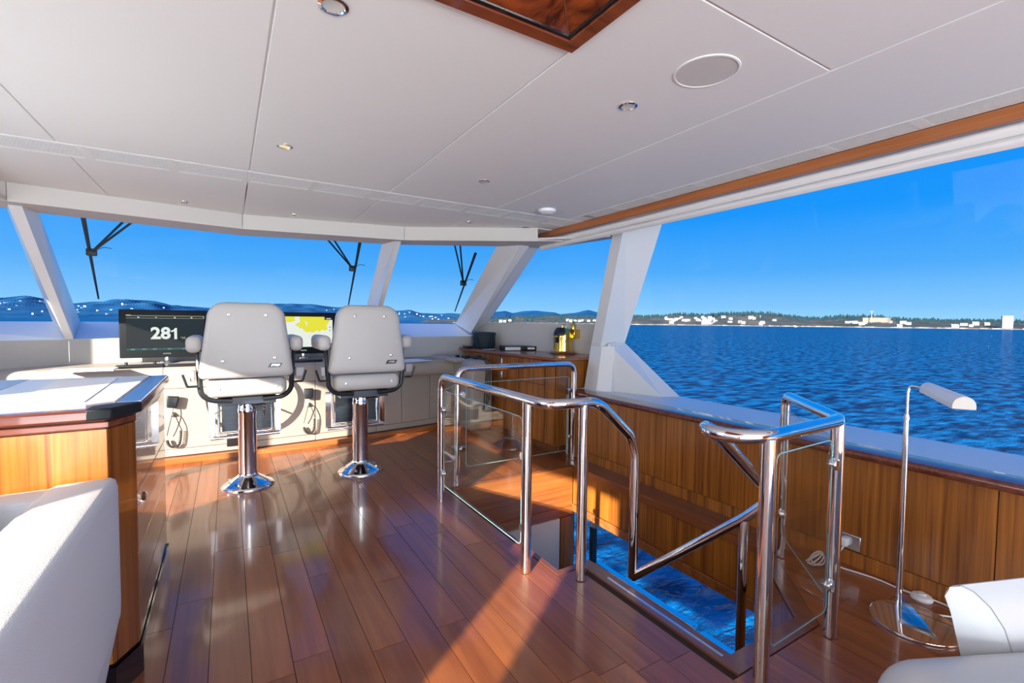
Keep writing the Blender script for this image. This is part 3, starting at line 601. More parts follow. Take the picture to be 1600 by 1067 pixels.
# ------------------------------------------------------------------ port side and after end (behind and left of the camera)
wp = B(); X0, X1 = -2.66, -2.60  # openings of this unseen wall are shaped to place the sun patches
wp.box(X0, X1, -3.6, 5.3, -.05, .64); wp.box(X0, X1, -3.6, 5.3, 1.985, 2.2); wp.box(X0, X1, -3.6, -1.085, .64, 1.985); wp.box(X0, X1, -.74, .36, .64, 1.60)
wp.box(X0, X1, .24, .36, 1.6, 1.985); wp.hull8([(X0, 1.15, .64), (X1, 1.15, .64), (X1, 2.20, .64), (X0, 2.20, .64)], [(X0, 1.15, 1.985), (X1, 1.15, 1.985), (X1, 1.68, 1.985), (X0, 1.68, 1.985)]); wp.box(X0, X1, 3.02, 3.16, .64, 1.985); wp.box(X0, X1, 4.47, 5.3, .64, 1.985)
wpo = struct(obj('wall_port', wp, 'white', smooth=0))
w7 = struct(obj('window_7', B().box(-2.655, -2.645, .36, 1.15, .64, 1.985).box(-2.655, -2.645, 1.60, 3.02, .64, 1.985).box(-2.655, -2.645, 3.16, 4.47, .64, 1.985).box(-2.655, -2.645, -1.085, -.74, .64, 1.985), 'glass', smooth=0))
struct(obj('wall_aft', B().box(-2.66, -2.1, -3.66, -3.6, -.05, 2.2).box(2.3, 3.5, -3.66, -3.6, -.05, 2.2).box(-2.66, 3.5, -3.66, -3.6, 2.05, 2.2), 'veneer', smooth=0))

# ------------------------------------------------------------------ helm console
con = thing('helm_console', (.9, 5.3, 0), 'long curved cream leather helm console with storage doors', 'console')
def cy(x): return 5.14 + .045 * (x - .12) ** 2
def cyp(x0, x1, z0, z1, dy=0, th=.02, name='door', m='cream', n=6, bv=.004):
    b = B(); X = [x0 + (x1 - x0) * i / n for i in range(n + 1)]
    fr = [(x, cy(x) + dy) for x in X]; bk = [(x, cy(x) + dy + th) for x in X[::-1]]
    b.prism(fr + bk, z0, z1); return obj(name, b, m, con, smooth=50, bevel=bv)
cyp(-2.4, 2.45, .05, .835, .02, .45, 'carcass', 'cream', 20, 0)
cyp(-2.4, 2.50, 0, .045, -.075, .3, 'toe_kick', 'venx', 20, 0)
for a, c in ((-2.4, -1.7), (-1.697, -1.1), (-1.097, -.497), (-.493, .763), (.767, 1.335), (1.339, 1.703), (1.707, 2.068), (2.072, 2.29)): cyp(a, c, .118, .662)
for a, c in ((-2.4, -.497), (-.493, .763), (.767, 1.40)): cyp(a, c, .052, .114, 0, .02, 'kick_panel')
cyp(1.404, 2.29, .052, .114, 0, .02, 'kick_panel')
def band(x0, x1, ztop, name):
    def f(u, v):
        x = x0 + (x1 - x0) * u; y = cy(x); a = v
        if a < .45: return (x, y, .667 + (ztop - .06 - .667) * a / .45)
        if a < .8: q = (a - .45) / .35 * PI / 2; return (x, y + .06 * (1 - math.cos(q)), ztop - .06 + .06 * math.sin(q))
        return (x, y + .06 + (.62 - .045 * (x - .12) ** 2 * 1.6) * (a - .8) / .2, ztop + .035 * (a - .8) / .2)
    return obj(name, B().grid(f, 16, 16), 'cream', con, smooth=60)
band(-2.4, -.497, .855, 'dash_top'); band(-.493, .763, .855, 'dash_top'); band(.767, 1.40, .855, 'dash_top')
# chart desk at the starboard end
def dlip(u, v):
    x = 1.40 + .92 * u; y = cy(x) - .16 - .10 * u * u; q = v * PI
    return (x, y + .05 - .05 * math.sin(q) + .3 * max(0, (v - .85)) , .665 + .085 - .085 * math.cos(q))
obj('desk_lip', B().grid(dlip, 14, 12), 'cream', con, smooth=60)
obj('desk_top', B().prism([(1.40, 5.05), (1.9, 5.12), (2.32, 5.10), (2.45, 5.5), (1.6, 5.62), (1.40, 5.62)], .80, .832), 'cream', con)
obj('end_cap', B().rbox((2.44, 5.08, .452), (.32, .80, .80), .075, 6), 'cream', con)
obj('desk_upstand', B().rbox((2.24, 5.18, .842), (.14, .60, .05), .02, 3, Matrix.Rotation(.12, 3, 'Z')), 'cream', con)
# round leather arch behind the near chair, set into the console (the wheel)
def wheel(cx, cy_, cz, r, lab):
    t = thing('steering_wheel', (cx, cy_, cz - r), lab, 'steering wheel')
    pts = [(cx + r * math.cos(a), cy_ - .02 * math.sin(a), cz + r * math.sin(a)) for a in [2 * PI * k / 40 for k in range(41)]]
    obj('rim', B().tube(pts, .018, seg=12, cap=False), 'cream', t)
    for a in (PI / 2, PI * 7 / 6, -PI / 6): obj('spoke', B().tube([(cx, cy_ + .03, cz), (cx + r * math.cos(a), cy_, cz + r * math.sin(a))], .009, seg=8), 'chrome', t)
    obj('hub', B().lathe([(.04, -.02), (.045, 0), (.03, .02), (.03, .14)], (cx, cy_, cz), 20, (0, 1, 0)), 'chrome', t)
wheel(.105, 4.98, .56, .285, 'cream leather rimmed wheel behind the near helm chair')
obj('kick_vent', B().box(-.02, .22, cy(.1) - .012, cy(.1) + .01, .09, .22), 'blackgl', con, bevel=.004)
# dash fittings
def item(name, b, m, lab, cat, group=None, **k): return tag(obj(name, b, m, **k), lab, cat, group)
t = thing('control_panel', (-.60, 5.36, .875), 'slim black control panel on the console left of the screen stand', 'control panel')
obj('panel', B().rbox((-.66, 5.24, .872), (.34, .09, .022), .008), 'black', t)
for k in (-.76, -.56): obj('knob', B().lathe([(.012, 0), (.012, .022), (.008, .026)], (k, 5.24, .880), 14), 'blackgl', t)
item('control_panel', B().rbox((-.34, 5.235, .870), (.26, .07, .018), .008), 'black', 'slim black control panel right below the compass screen stand', 'control panel')
item('control_panel', B().rbox((.62, 5.25, .872), (.46, .08, .02), .008), 'black', 'slim black control panel below the chart screen', 'control panel')
item('clipboard', B().box(-1.20, -.80, 4.95, 5.15, .862, .875), 'paper', 'white clipboard sheet at the left end of the console', 'clipboard')
item('hatch_frame', B().box(-.84, -.60, 5.2, 5.3, .862, .872), 'satin', 'small silver framed tray on the console left end', 'tray')
b = B(); b.bm.from_mesh
item('chart_paper', B().hull8([(1.58, 5.02, .833), (2.02, 5.10, .833), (1.95, 5.42, .833), (1.62, 5.40, .833)], [(1.58, 5.02, .836), (2.02, 5.10, .836), (1.95, 5.42, .836), (1.62, 5.40, .836)]), 'paper', 'loose white chart sheet on the console desk', 'paper', smooth=0)
# screens
def monitor(cx, cy_, kind, lab):
    t = thing('monitor', (cx, cy_, .87), lab, 'monitor'); w, h, z0 = .70, .445, .925
    obj('bezel', B().rbox((cx, cy_ + .02, z0 + h / 2), (w, .045, h), .008), 'matteblack', t)
    obj('stand', B().tube([(cx, cy_ + .02, .87), (cx, cy_ + .02, .95)], .022), 'chrome', t); obj('stand_foot', B().lathe([(.06, 0), (.055, .012), (.025, .02)], (cx, cy_ + .02, .875), 24), 'chrome', t)
    sx, sz = w - .105, h - .115; y = cy_ - .0035; zc = z0 + h / 2 + .012
    s = obj('screen', B().box(cx - sx / 2, cx + sx / 2, y - .001, y + .001, zc - sz / 2, zc + sz / 2), 'scr' if kind == 0 else 'scrw', t, smooth=0)
    def r(x0, x1, z0_, z1_, m, e=.002): obj('screen_band', B().box(cx + x0 * sx, cx + x1 * sx, y - e - .0006, y - e, zc + z0_ * sz, zc + z1_ * sz), m, s, smooth=0)
    if kind == 0:
        r(-.5, .5, .465, .475, 'scro'); r(-.5, -.44, .475, .495, 'scro'); r(-.5, .5, .40, .409, 'scrg'); r(-.36, -.34, .41, .44, 'scrw'); r(-.14, -.12, .41, .44, 'scro'); r(.1, .12, .41, .44, 'scrw'); r(.32, .34, .41, .44, 'scrw'); r(.485, .5, .41, .47, 'scrg')
        text('28', .15, (cx - .045, y - .003, zc - .012), FACE_AFT, 'scrw', s, 'bold'); DX, DZ = cx + .034, zc - .064; dg = [(.024, 0), (.046, 0), (.046, .106), (.030, .106), (.020, .090), (0, .080), (0, .066), (.024, .074)]; obj('lettering', B().hull8([(DX + a, y - .0036, DZ + c) for a, c in dg], [(DX + a, y - .0024, DZ + c) for a, c in dg]), 'scrw', s, smooth=0); text('°M', .035, (cx + .125, y - .003, zc - .055), FACE_AFT, 'scro', s)
        r(-.5, .5, -.5, -.44, 'scrt')
        for k_, q in enumerate((-.45, -.31, -.18, .01, .2, .36)): r(q, q + .05, -.478, -.462, 'scro' if k_ == 0 else 'scrg', .003)
    else:
        rr_ = random.Random(5)
        def poly(pts, m, e): obj('chart_land', B().hull8([(cx + a * sx, y - e, zc + c * sz) for a, c in pts], [(cx + a * sx, y - e - .0005, zc + c * sz) for a, c in pts]), m, s, smooth=0)
        poly([(-.5, .5), (-.13, .5), (-.15, .42), (-.13, .36), (-.22, .31), (-.27, .33), (-.33, .22), (-.5, .05)], 'scry', .002)
        poly([(-.07, .5), (.46, .5), (.45, .36), (.40, .22), (.41, .08), (.36, .04), (.32, .08), (.27, .0), (.22, .05), (.16, -.03), (.11, .01), (.06, -.02), (.0, .06), (-.03, .14), (-.06, .10), (-.08, .18), (-.13, .20), (-.12, .27), (-.05, .33), (-.06, .40)], 'scry', .002)
        poly([(.01, .36), (.04, .3), (.05, .2), (.03, .13), (.06, .22), (.065, .31)], 'scrw', .003)
        r(.36, .5, .40, .5, 'scr', .003); r(.39, .47, .43, .455, 'scrw', .004); r(.44, .465, .13, .18, 'scrg', .003); r(.44, .465, .03, .07, 'scrg', .003); r(.28, .5, -.5, -.38, 'scr', .003); r(.35, .49, -.47, -.43, 'scrg', .004)
        for k_ in range(26):
            a, c = rr_.uniform(-.45, .38), rr_.uniform(-.42, -.08); r(a, a + rr_.uniform(.02, .07), c, c + .004, 'scrg', .003)
        r(-.5, .5, -.5, -.485, 'scrt', .002)
    text('GARMIN', .016, (cx, y - .001, z0 + .036), FACE_AFT, 'scrw', t)
    return t
monitor(-.49, 5.48, 0, 'black monitor showing the number 281 behind the near chair'); monitor(.70, 5.50, 1, 'black monitor showing a yellow and white sea chart')
# radio handsets
def handset(x, lab, tw, z=.55):
    y = cy(x) - .04; t = thing('radio_handset', (x, y, z - .4), lab, 'radio handset')
    obj('microphone', B().rbox((x, y, z), (.075, .035, .105), .012, 3, Matrix.Rotation(tw, 3, 'Y'), top=(1.25, 1)), 'black', t)
    obj('clip', B().lathe([(.02, 0), (.024, .012), (.012, .03)], (x - .01, y + .038, z - .115), 18, (0, -1, 0)), 'grey', t)
    obj('thin_lead', B().tube([(x + .005, y, z - .05), (x - .005, y - .01, z - .12), (x - .035, y, z - .25), (x - .045, y + .01, z - .30)], .0036, .05, 6), 'black', t)
    P = []
    for k in range(260):
        u = k / 259; a = PI * (1.02 + u * 1.0); cxx = x + .005 + .05 * math.cos(a) ; czz = z - .34 + (.07 if u < .999 else .07) * math.sin(a)
        if u > .75: czz += (u - .75) * .30
        ph = u * 2 * PI * 30; P.append((cxx + .009 * math.cos(ph), y + .01 + .009 * math.sin(ph), czz))
    obj('coiled_cord', B().tube(P, .0048, seg=5), 'rubber', t)
    obj('lead', B().tube([P[-1], (x + .05, y, z - .22), (x + .02, y + .005, z - .13), (x, y + .02, z - .115)], .0036, .04, 6), 'black', t)
handset(-.427, 'black radio handset with coiled cord left of the near chair', .12); handset(.695, 'black radio handset with coiled cord between the two chairs', 0, .545)

# ------------------------------------------------------------------ starboard cabinet and things on it
cab = thing('side_cabinet', (2.9, 4.5, 0), 'teak side cabinet in the forward corner by the side window', 'cabinet')
A_, B_, C_, D_, E_ = (2.47, 5.25), (2.70, 3.635), (3.36, 3.70), (3.38, 3.9), (2.97, 5.5)
obj('carcass', B().prism([(2.63, 5.5), (2.725, 3.66), (3.34, 3.71), (3.33, 3.9), (2.97, 5.5)], .08, .915), 'veneer', cab, smooth=0)
obj('plinth', B().prism([(2.66, 5.5), (2.76, 3.70), (3.3, 3.75), (3.3, 3.9), (2.95, 5.5)], 0, .08), 'venb', cab, smooth=0)
obj('countertop', B().prism([(2.545, 5.54), (2.67, 3.60), (2.71, 3.57), (3.38, 3.65), (3.38, 3.75), (2.97, 5.54)], .918, .952), 'venh', cab, bevel=.008)
def fpanel(u0, u1, z0, z1, m='veneer'):
    P0, P1 = Vector((2.715, 3.66)), Vector((2.62, 5.5)); d = P1 - P0; a, c = P0 + d * u0, P0 + d * u1; nn = Vector((-d.y, d.x)).normalized() * .014
    return B().prism([(a.x, a.y), (c.x, c.y), (c.x + nn.x, c.y + nn.y), (a.x + nn.x, a.y + nn.y)], z0, z1)
for u0, u1, z0, z1 in ((.005, .080, .095, .908), (.086, .326, .095, .66), (.086, .326, .666, .908), (.332, .70, .095, .66), (.332, .70, .666, .908), (.706, .99, .095, .908)): obj('door', fpanel(u0, u1, z0, z1), 'veneer', cab, smooth=0)
obj('end_panel', B().prism([(2.735, 3.645), (3.33, 3.70), (3.33, 3.71), (2.735, 3.66)], .095, .908), 'veneer', cab, smooth=0)
obj('outlet_plate', fpanel(.505, .545, .79, .88), 'satin', cab, bevel=.004).location.x -= .012
obj('outlet_plate', fpanel(.505, .545, .655, .735), 'satin', cab, bevel=.004).location.x -= .012
c = Vector((2.79, 5.29, .952)); t = thing('carry_bag', c, 'black soft round bag on the side cabinet', 'bag')
obj('body', B().lathe([(.125, 0), (.138, .03), (.14, .15), (.138, .17)], c, 28), 'bag', t); obj('lid', B().lathe([(.146, .165), (.15, .18), (.146, .195), (.12, .203), (.001, .206)], c, 28), 'bag', t)
obj('handle', B().tube([(c.x - .14, c.y - .05, c.z + .15), (c.x - .15, c.y - .07, c.z + .08), (c.x - .13, c.y - .10, c.z + .01)], .008, .04, 8), 'bag', t)
item('charger', B().rbox((2.58, 5.32, .968), (.12, .08, .03), .01), 'black', 'small black charger beside the soft bag', 'charger')
item('note_card', B().hull8([(2.64, 5.02, .953), (2.78, 4.98, .953), (2.80, 5.04, .953), (2.66, 5.08, .953)], [(2.64, 5.02, .955), (2.78, 4.98, .955), (2.80, 5.04, .955), (2.66, 5.08, .955)]), 'paper', 'white card in front of the soft bag', 'card', smooth=0)
rot = Matrix.Rotation(-.25, 3, 'Z'); c = Vector((2.98, 4.78, .952)); t = thing('ring_binder', c, 'black ring binder lying flat on the side cabinet', 'binder')
obj('cover', B().rbox(c + Vector((0, 0, .027)), (.40, .26, .052), .006, 2, rot), 'black', t)
obj('pages', B().rbox(c + rot @ Vector((-.105, -.006, .025)), (.185, .258, .036), .002, 1, rot), 'paper', t)
obj('spine_label', B().rbox(c + rot @ Vector((.12, -.131, .027)), (.09, .003, .024), .001, 1, rot), 'paper', t)
# brass binnacle
c = Vector((3.13, 4.10, .952)); t = thing('brass_binnacle', c, 'polished brass ship binnacle lamp with side chimney on round wooden base', 'binnacle')
obj('wooden_base', B().lathe([(.145, 0), (.15, .008), (.14, .022)], c, 36), 'mahog', t)
obj('body', B().lathe([(.112, .022), (.102, .028), (.10, .06), (.10, .155), (.107, .160), (.107, .170), (.10, .175), (.10, .20)], c, 36, cap=False), 'brass', t)
obj('hood', B().lathe([(.10, .20), (.098, .225), (.082, .255), (.05, .275), (.001, .283)], c, 36), 'brass', t)
def vis(u, v):
    a = PI * (.95 + .40 * u); th = PI / 2 * (v * .55)
    return c + Vector((math.cos(a) * .115 * math.cos(th), math.sin(a) * .115 * math.cos(th), .195 + .115 * math.sin(th)))
obj('viewing_hood', B().grid(vis, 12, 8), 'black', t); obj('handle', B().tube([c + Vector((-.01, 0, .27)), c + Vector((-.01, 0, .315)), c + Vector((.035, -.005, .315)), c + Vector((.035, -.005, .27))], .004, .012, 8), 'brass', t)
obj('lamp_house', B().box(c.x + .06, c.x + .165, c.y - .12, c.y - .01, c.z + .165, c.z + .265), 'brass', t, bevel=.004)
obj('chimney', B().lathe([(.026, 0), (.026, .05), (.018, .065), (.018, .078), (.012, .088)], (c.x + .105, c.y - .05, c.z + .265), 20), 'brass', t)
obj('hinge', B().box(c.x - .118, c.x - .10, c.y - .05, c.y - .02, c.z + .12, c.z + .18), 'black', t, smooth=0)
obj('screw', B().lathe([(.012, 0), (.012, .012)], c + Vector((-.035, -.098, .135)), 12, (-.3, -1, 0)), 'brass', t)
obj('side_knob', B().lathe([(.006, 0), (.006, .03), (.012, .03), (.012, .04)], c + Vector((-.09, -.045, .19)), 10, (-1, -.4, 0)), 'brass', t)
# radio and its cables on the end of the console
t = thing('cable_bundle', (2.45, 4.95, .855), 'black plugs and cables draped over the console end', 'cables')
obj('plug', B().rbox((2.40, 5.02, .872), (.09, .06, .04), .012), 'black', t); obj('plug', B().rbox((2.50, 4.92, .870), (.10, .06, .036), .012), 'black', t); obj('plug', B().rbox((2.36, 5.16, .870), (.05, .04, .036), .01), 'black', t)
for k, dx in enumerate((0, .03, .06)): obj('cable', B().tube([(2.44 + dx, 4.98, .868), (2.49 + dx * .8, 4.78, .866), (2.50 + dx * .7, 4.665, .82), (2.47 + .03 * k, 4.66, .5), (2.46 + .03 * k, 4.66, .30 + .05 * k)], .0065, .06, 8), 'rubber', t)
obj('loop', B().tube([(2.50, 4.655, .45)] + [(2.55 + .05 * math.cos(a), 4.65, .36 + .06 * math.sin(a)) for a in [PI * .6 + k * PI / 6 for k in range(12)]], .0035, 0, 6), 'rubber', t)

# ------------------------------------------------------------------ helm chairs
def chair(cx, cy_, lab):
    t = thing('helm_chair', (cx, cy_, 0), lab, 'chair')
    ped = obj('pedestal', B().lathe([(.064, .05), (.064, .57), (.067, .575), (.067, .60), (.064, .605), (.063, .64), (.05, .655)], (cx, cy_, 0), 32), 'chrome', t)
    obj('base_flange', B().lathe([(.185, 0), (.185, .012), (.165, .022), (.12, .050), (.085, .072), (.07, .085), (.066, .10)], (cx, cy_, 0), 40, cap=False), 'chrome', t, smooth=70)
    for k in range(8): obj('bolt', B().lathe([(.012, 0), (.012, .010), (.006, .014)], (cx + .135 * math.cos(k * PI / 4 + .3), cy_ + .135 * math.sin(k * PI / 4 + .3), .036), 8), 'satin', t)
    obj('seat_plate', B().box(cx - .19, cx + .19, cy_ - .18, cy_ + .22, .66, .72), 'navy', t, bevel=.004)
    obj('footrest_plate', B().box(cx - .17, cx + .20, cy_ + .16, cy_ + .18, .40, .66), 'navy', t, smooth=0)
    rb = B()
    for k in range(14): rb.box(cx - .165, cx + .195, cy_ + .152, cy_ + .160, .41 + k * .018, .417 + k * .018)
    obj('rib', rb, 'black', t, smooth=0)['kind'] = 'stuff'
    fx0, fx1 = cx - .235, cx + .225; fy = cy_ + .13
    obj('footrest_frame', B().tube([(fx0 + .045, fy + .05, .67), (fx0 + .045, fy, .39), (fx1 - .045, fy, .39), (fx1 - .045, fy + .05, .67)], .009, .02), 'chrome', t)
    for s in (fx0, fx1): obj('footrest_arm', B().box(s - .022, s + .022, fy - .004, fy + .006, .37, .68), 'chrome', t, bevel=.002)
    obj('footrest_bar', B().tube([(fx0 - .01, fy - .02, .365), (fx1 + .01, fy - .02, .365)], .014), 'chrome', t)
    obj('lock_lever', B().tube([(cx + .03, cy_ - .06, .63), (cx + .12, cy_ - .10, .64), (cx + .11, cy_ - .11, .56)], .008, .015, 8), 'chrome', t)
    # seat cushion
    st = obj('seat', B().rbox((cx - .0, cy_ - .02, .80), (.51, .56, .13), .045, 5), 'leather', t)
    for s in (-.18, .18): obj('stud', B().lathe([(.009, 0), (.007, .005)], (cx + s, cy_ - .30, .80), 12, (0, -1, 0)), 'satin', st)
    # backrest : tapered, leaning slab with a raised rear panel
    def slabf(w0, w1, z0, z1, y0, th, rad, lean):
        b = B(); n = 40; rings = []
        hw = lambda z: (w0 + (w1 - w0) * (z - z0) / (z1 - z0)) / 2
        out = []
        zc = (z0 + z1) / 2
        K = 10
        def corner(cx0, cz0, a0):
            return [(cx0 + rad * math.cos(a0 + PI / 2 * k / K), cz0 + rad * math.sin(a0 + PI / 2 * k / K)) for k in range(K + 1)]
        rb_ = .035
        out += corner(hw(z1) - rad, z1 - rad, 0) + [(-x, z) for x, z in corner(hw(z1) - rad, z1 - rad, 0)[::-1]]
        out += [(-hw(z0) + rb_ * (1 - math.sin(PI / 2 * k / 5)), z0 + rb_ * (1 - math.cos(PI / 2 * (1 - k / 5) - 0))) if False else (-hw(z0) + rb_ * (1 - math.cos(PI / 2 * k / 5)), z0 + rb_ * (1 - math.sin(PI / 2 * k / 5))) for k in range(6)]
        out += [(hw(z0) - rb_ * (1 - math.cos(PI / 2 * (1 - k / 5))), z0 + rb_ * (1 - math.sin(PI / 2 * (1 - k / 5)))) for k in range(6)]
        zm = zc
        prof = [(.80, 0.0), (.90, .004), (.955, .012), (.985, .028), (1.0, .05), (1.0, th - .04), (.97, th - .015), (.90, th)]
        R_ = []
        for sc, dy in prof:
            dd = (1 - sc) * .22
            ring = []
            for x, z in out:
                X_ = x * (1 - dd / .25) ; Z_ = zm + (z - zm) * (1 - dd / .27)
                ring.append(b.bm.verts.new((cx + X_, y0 + dy + (Z_ - z0) * lean, Z_)))
            R_.append(ring)
        for a, c2 in zip(R_, R_[1:]):
            for k in range(len(out)): b.bm.faces.new((a[k], a[(k + 1) % len(out)], c2[(k + 1) % len(out)], c2[k]))
        b.bm.faces.new(R_[0]); b.bm.faces.new(R_[-1][::-1]); return b
    yb = cy_ - .33
    bk = obj('backrest', slabf(.60, .495, .872, 1.412, yb, .13, .115, -.02), 'leather', t, smooth=40)
    for sx, z in ((-.115, 1.325), (.115, 1.325), (-.155, 1.0), (.17, 1.015)): obj('button', B().lathe([(.012, -.004), (.012, .004), (.008, .008), (.001, .009)], (cx + sx, yb + (z - .872) * -.02 + .002, z), 14, (0, -1, 0)), 'satin', bk)
    q = B().hull8([(cx + .125, yb - .004, .945), (cx + .205, yb - .004, .945), (cx + .222, yb - .004, .975), (cx + .142, yb - .004, .975)], [(cx + .125, yb + .003, .945), (cx + .205, yb + .003, .945), (cx + .222, yb + .003, .975), (cx + .142, yb + .003, .975)])
    pl_ = obj('badge', q, 'black', bk, smooth=0); text('STIDD', .020, (cx + .173, yb - .005, .960), FACE_AFT, 'satin', pl_, shear=.4)
    for s in (-1, 1):
        x = cx + s * .335
        obj('armrest', B().rbox((x - s * .01, cy_ - .08, 1.115), (.095, .40, .115), .038, 5), 'leather', t)
        br = obj('arm_bracket', B().tube([(x - s * .03, cy_ - .18, 1.06), (x - s * .035, cy_ - .22, .95), (x - s * .045, cy_ - .22, .76), (x - s * .10, cy_ - .22, .71), (cx + s * .1, cy_ - .22, .70)], .018, .04, 8), 'black', t)
        obj('arm_post', B().box(x - s * .055 - .018, x - s * .055 + .018, cy_ - .23, cy_ - .10, .86, 1.07), 'black', t, bevel=.006)
        obj('height_block', B().box(x - .014, x + .03 * (s > 0) + .014, cy_ - .25, cy_ - .19, .86, .93), 'grey', t, bevel=.004)
        obj('recline_lever', B().tube([(x - s * .03, cy_ - .27, .825), (x + s * .03, cy_ - .27, .825), (x + s * .055, cy_ - .27, .91)], .008, .01, 8), 'black', t)
    return t
chair(.123, 4.17, 'light grey leather helm chair on chrome pedestal, nearer one before the dark 281 screen')
chair(.963, 4.095, 'light grey leather helm chair on chrome pedestal, right one nearest the side cabinet')

# ------------------------------------------------------------------ stair balustrades
RR = .0255
def clampb(parent, x, y, z, ax):
    o = obj('glass_clamp', B().lathe([(.020, -.014), (.023, -.010), (.023, .010), (.020, .014)], (x, y, z), 16, ax), 'chrome', parent)
def pane(parent, P4, th=.008, name='glass_panel'):
    P = [Vector(p) for p in P4]; nn = (P[1] - P[0]).cross(P[3] - P[0]).normalized() * th
    # rounded corners
    Q = []
    for i in range(4):
        a, b_, c_ = P[i - 1], P[i], P[(i + 1) % 4]; f = .035; p1 = b_ + (a - b_).normalized() * f; p2 = b_ + (c_ - b_).normalized() * f
        for k in range(5): t = k / 4; Q.append(p1 * (1 - t) ** 2 + b_ * 2 * t * (1 - t) + p2 * t * t)
    o = obj(name, B().hull8(Q, [q + nn for q in Q]), 'rglass', parent, smooth=0)
    E_ = B(); k = len(Q)
    for i in range(k):
        E_.tube([Q[i] + nn / 2, Q[(i + 1) % k] + nn / 2], .0024, seg=5, cap=False)
    obj('polished_edge', E_, 'edge', o)
tB = thing('stair_balustrade', (1.31, 2.6, 0), 'polished steel and glass balustrade along the port side of the stair opening', 'railing')
ZR = .898
obj('handrail', B().tube([(1.31, 3.14, 0), (1.31, 3.14, ZR), (1.31, 1.84, ZR), (1.45, 1.80, ZR), (1.60, 1.80, ZR), (1.84, 1.80, .69), (1.875, 1.80, .60), (1.875, 1.80, .0), (1.872, 1.80, -.09)], RR, .09, 20, fs=8), 'chrome', tB)
for (x, y) in ((1.307, 2.0), (1.509, 1.80)):
    obj('post', B().tube([(x, y, .004), (x, y, ZR - .01)], .0262, seg=20), 'chrome', tB)
pane(tB, [(1.312, 3.085, .12), (1.312, 2.05, .12), (1.312, 2.05, .80), (1.312, 3.085, .80)])
for y, z in ((3.105, .66), (3.105, .20), (2.035, .60), (2.035, .22)): clampb(tB, 1.31, y, z, (1, 0, 0))
obj('descending_rail', B().tube([(1.874, 1.80, -.09), (2.03, 1.27, .40), (2.06, 1.18, .50)], .0235, .02, 16), 'chrome', tB)
tF = thing('stair_balustrade', (2.18, 3.455, 0), 'polished steel and glass balustrade across the forward end of the stair opening', 'railing')
obj('handrail', B().tube([(1.584, 3.462, 0), (1.584, 3.462, .908), (2.77, 3.45, .908), (2.77, 3.45, .004)], RR, .10, 20, fs=8), 'chrome', tF)
pane(tF, [(1.66, 3.458, .10), (2.71, 3.452, .10), (2.71, 3.452, .79), (1.66, 3.458, .79)])
for x, z in ((1.632, .70), (1.632, .25), (2.735, .66), (2.735, .22)): clampb(tF, x, 3.455, z, (0, 1, 0))
pane(tF, [(1.345, 3.175, .14), (1.56, 3.435, .14), (1.56, 3.435, .79), (1.345, 3.175, .79)])
tA = thing('stair_balustrade', (1.95, .95, 0), 'polished steel and glass balustrade round the after end of the stair opening', 'railing')
obj('handrail', B().tube([(2.05, 1.17, .49), (2.035, 1.17, .565), (1.70, 1.17, .835), (1.59, 1.165, .90), (1.50, 1.09, .905), (1.505, .985, .905), (1.62, .925, .905), (2.16, .94, .905), (2.63, 1.42, .905), (2.63, 1.42, .004)], RR, .055, 20, fs=7), 'chrome', tA)
for (x, y) in ((1.612, .925), (2.135, .94)):
    obj('post', B().tube([(x, y, .004), (x, y, .898)], .0265, seg=20), 'chrome', tA)
obj('inner_post', B().tube([(2.03, 1.268, .40), (2.03, 1.268, -.55)], .021, seg=16), 'chrome', tA)
pane(tA, [(1.665, .93, .125), (2.085, .94, .125), (2.085, .94, .835), (1.665, .93, .835)])
for x, z in ((2.105, .73), (2.105, .225), (1.643, .62), (1.643, .22)): clampb(tA, x, .935, z, (0, 1, 0))
pane(tA, [(2.17, .985, .14), (2.59, 1.405, .14), (2.59, 1.405, .83), (2.17, .985, .83)])
for u, z in ((.0, .74), (1, .70), (1, .25)): clampb(tA, 2.158 + .445 * u, .968 + .445 * u, z, (1, -1, 0))

# ------------------------------------------------------------------ chart counter at left
ct = thing('chart_counter', (-.95, 2.6, 0), 'glossy teak chart counter with white top at left edge', 'counter')
YA, XS, XC, YF, HT = 2.035, -.292, -.345, 3.02, 1.0
body = [(-1.25, YA), (XC, YA), (XS, YA + .105), (XS, YF), (-1.25, YF + .05)]
obj('carcass', B().prism([(x + (.004 if x < -1 else -.012), y + (.012 if y < 2.5 else -.004)) for x, y in body], .11, .955), 'venb', ct, smooth=0)
obj('aft_panel', B().box(-1.25, XC - .006, YA - .002, YA + .012, .115, .925), 'veneer', ct, smooth=0)
obj('corner_panel', B().prism([(XC - .004, YA - .002), (XS + .002, YA + .100), (XS - .012, YA + .112), (XC - .018, YA + .012)], .115, .925), 'venb', ct, smooth=0)
for z0, z1 in ((.115, .44), (.445, .66), (.665, .925)): obj('drawer', B().box(XS - .012, XS + .003, YA + .108, YF - .004, z0, z1), 'venb', ct, smooth=0, bevel=.002)
o = obj('push_latch', B().lathe([(.017, 0), (.019, .004), (.012, .008)], (XS + .003, 2.30, .60), 20, (1, 0, 0)), 'chrome', ct)
obj('plinth', B().prism([(-1.25, YA - .012), (XC + .004, YA - .012), (XS + .012, YA + .100), (XS + .012, YF + .01), (-1.25, YF + .05)], 0, .105), 'blackgl', ct, smooth=0)
obj('frieze', B().prism([(-1.25, YA - .006), (XC, YA - .006), (XS + .006, YA + .102), (XS + .006, YF), (-1.25, YF + .05)], .930, .952), 'darktrim', ct, smooth=0, bevel=.004)
tp_ = [(-1.25, YA - .025), (XC + .012, YA - .025), (XS + .025, YA + .098), (XS + .025, YF + .02), (XS - .13, YF + .09), (-1.25, YF + .09)]
obj('top_edge', B().prism(tp_, .958, .996), 'darktrim', ct, bevel=.008)
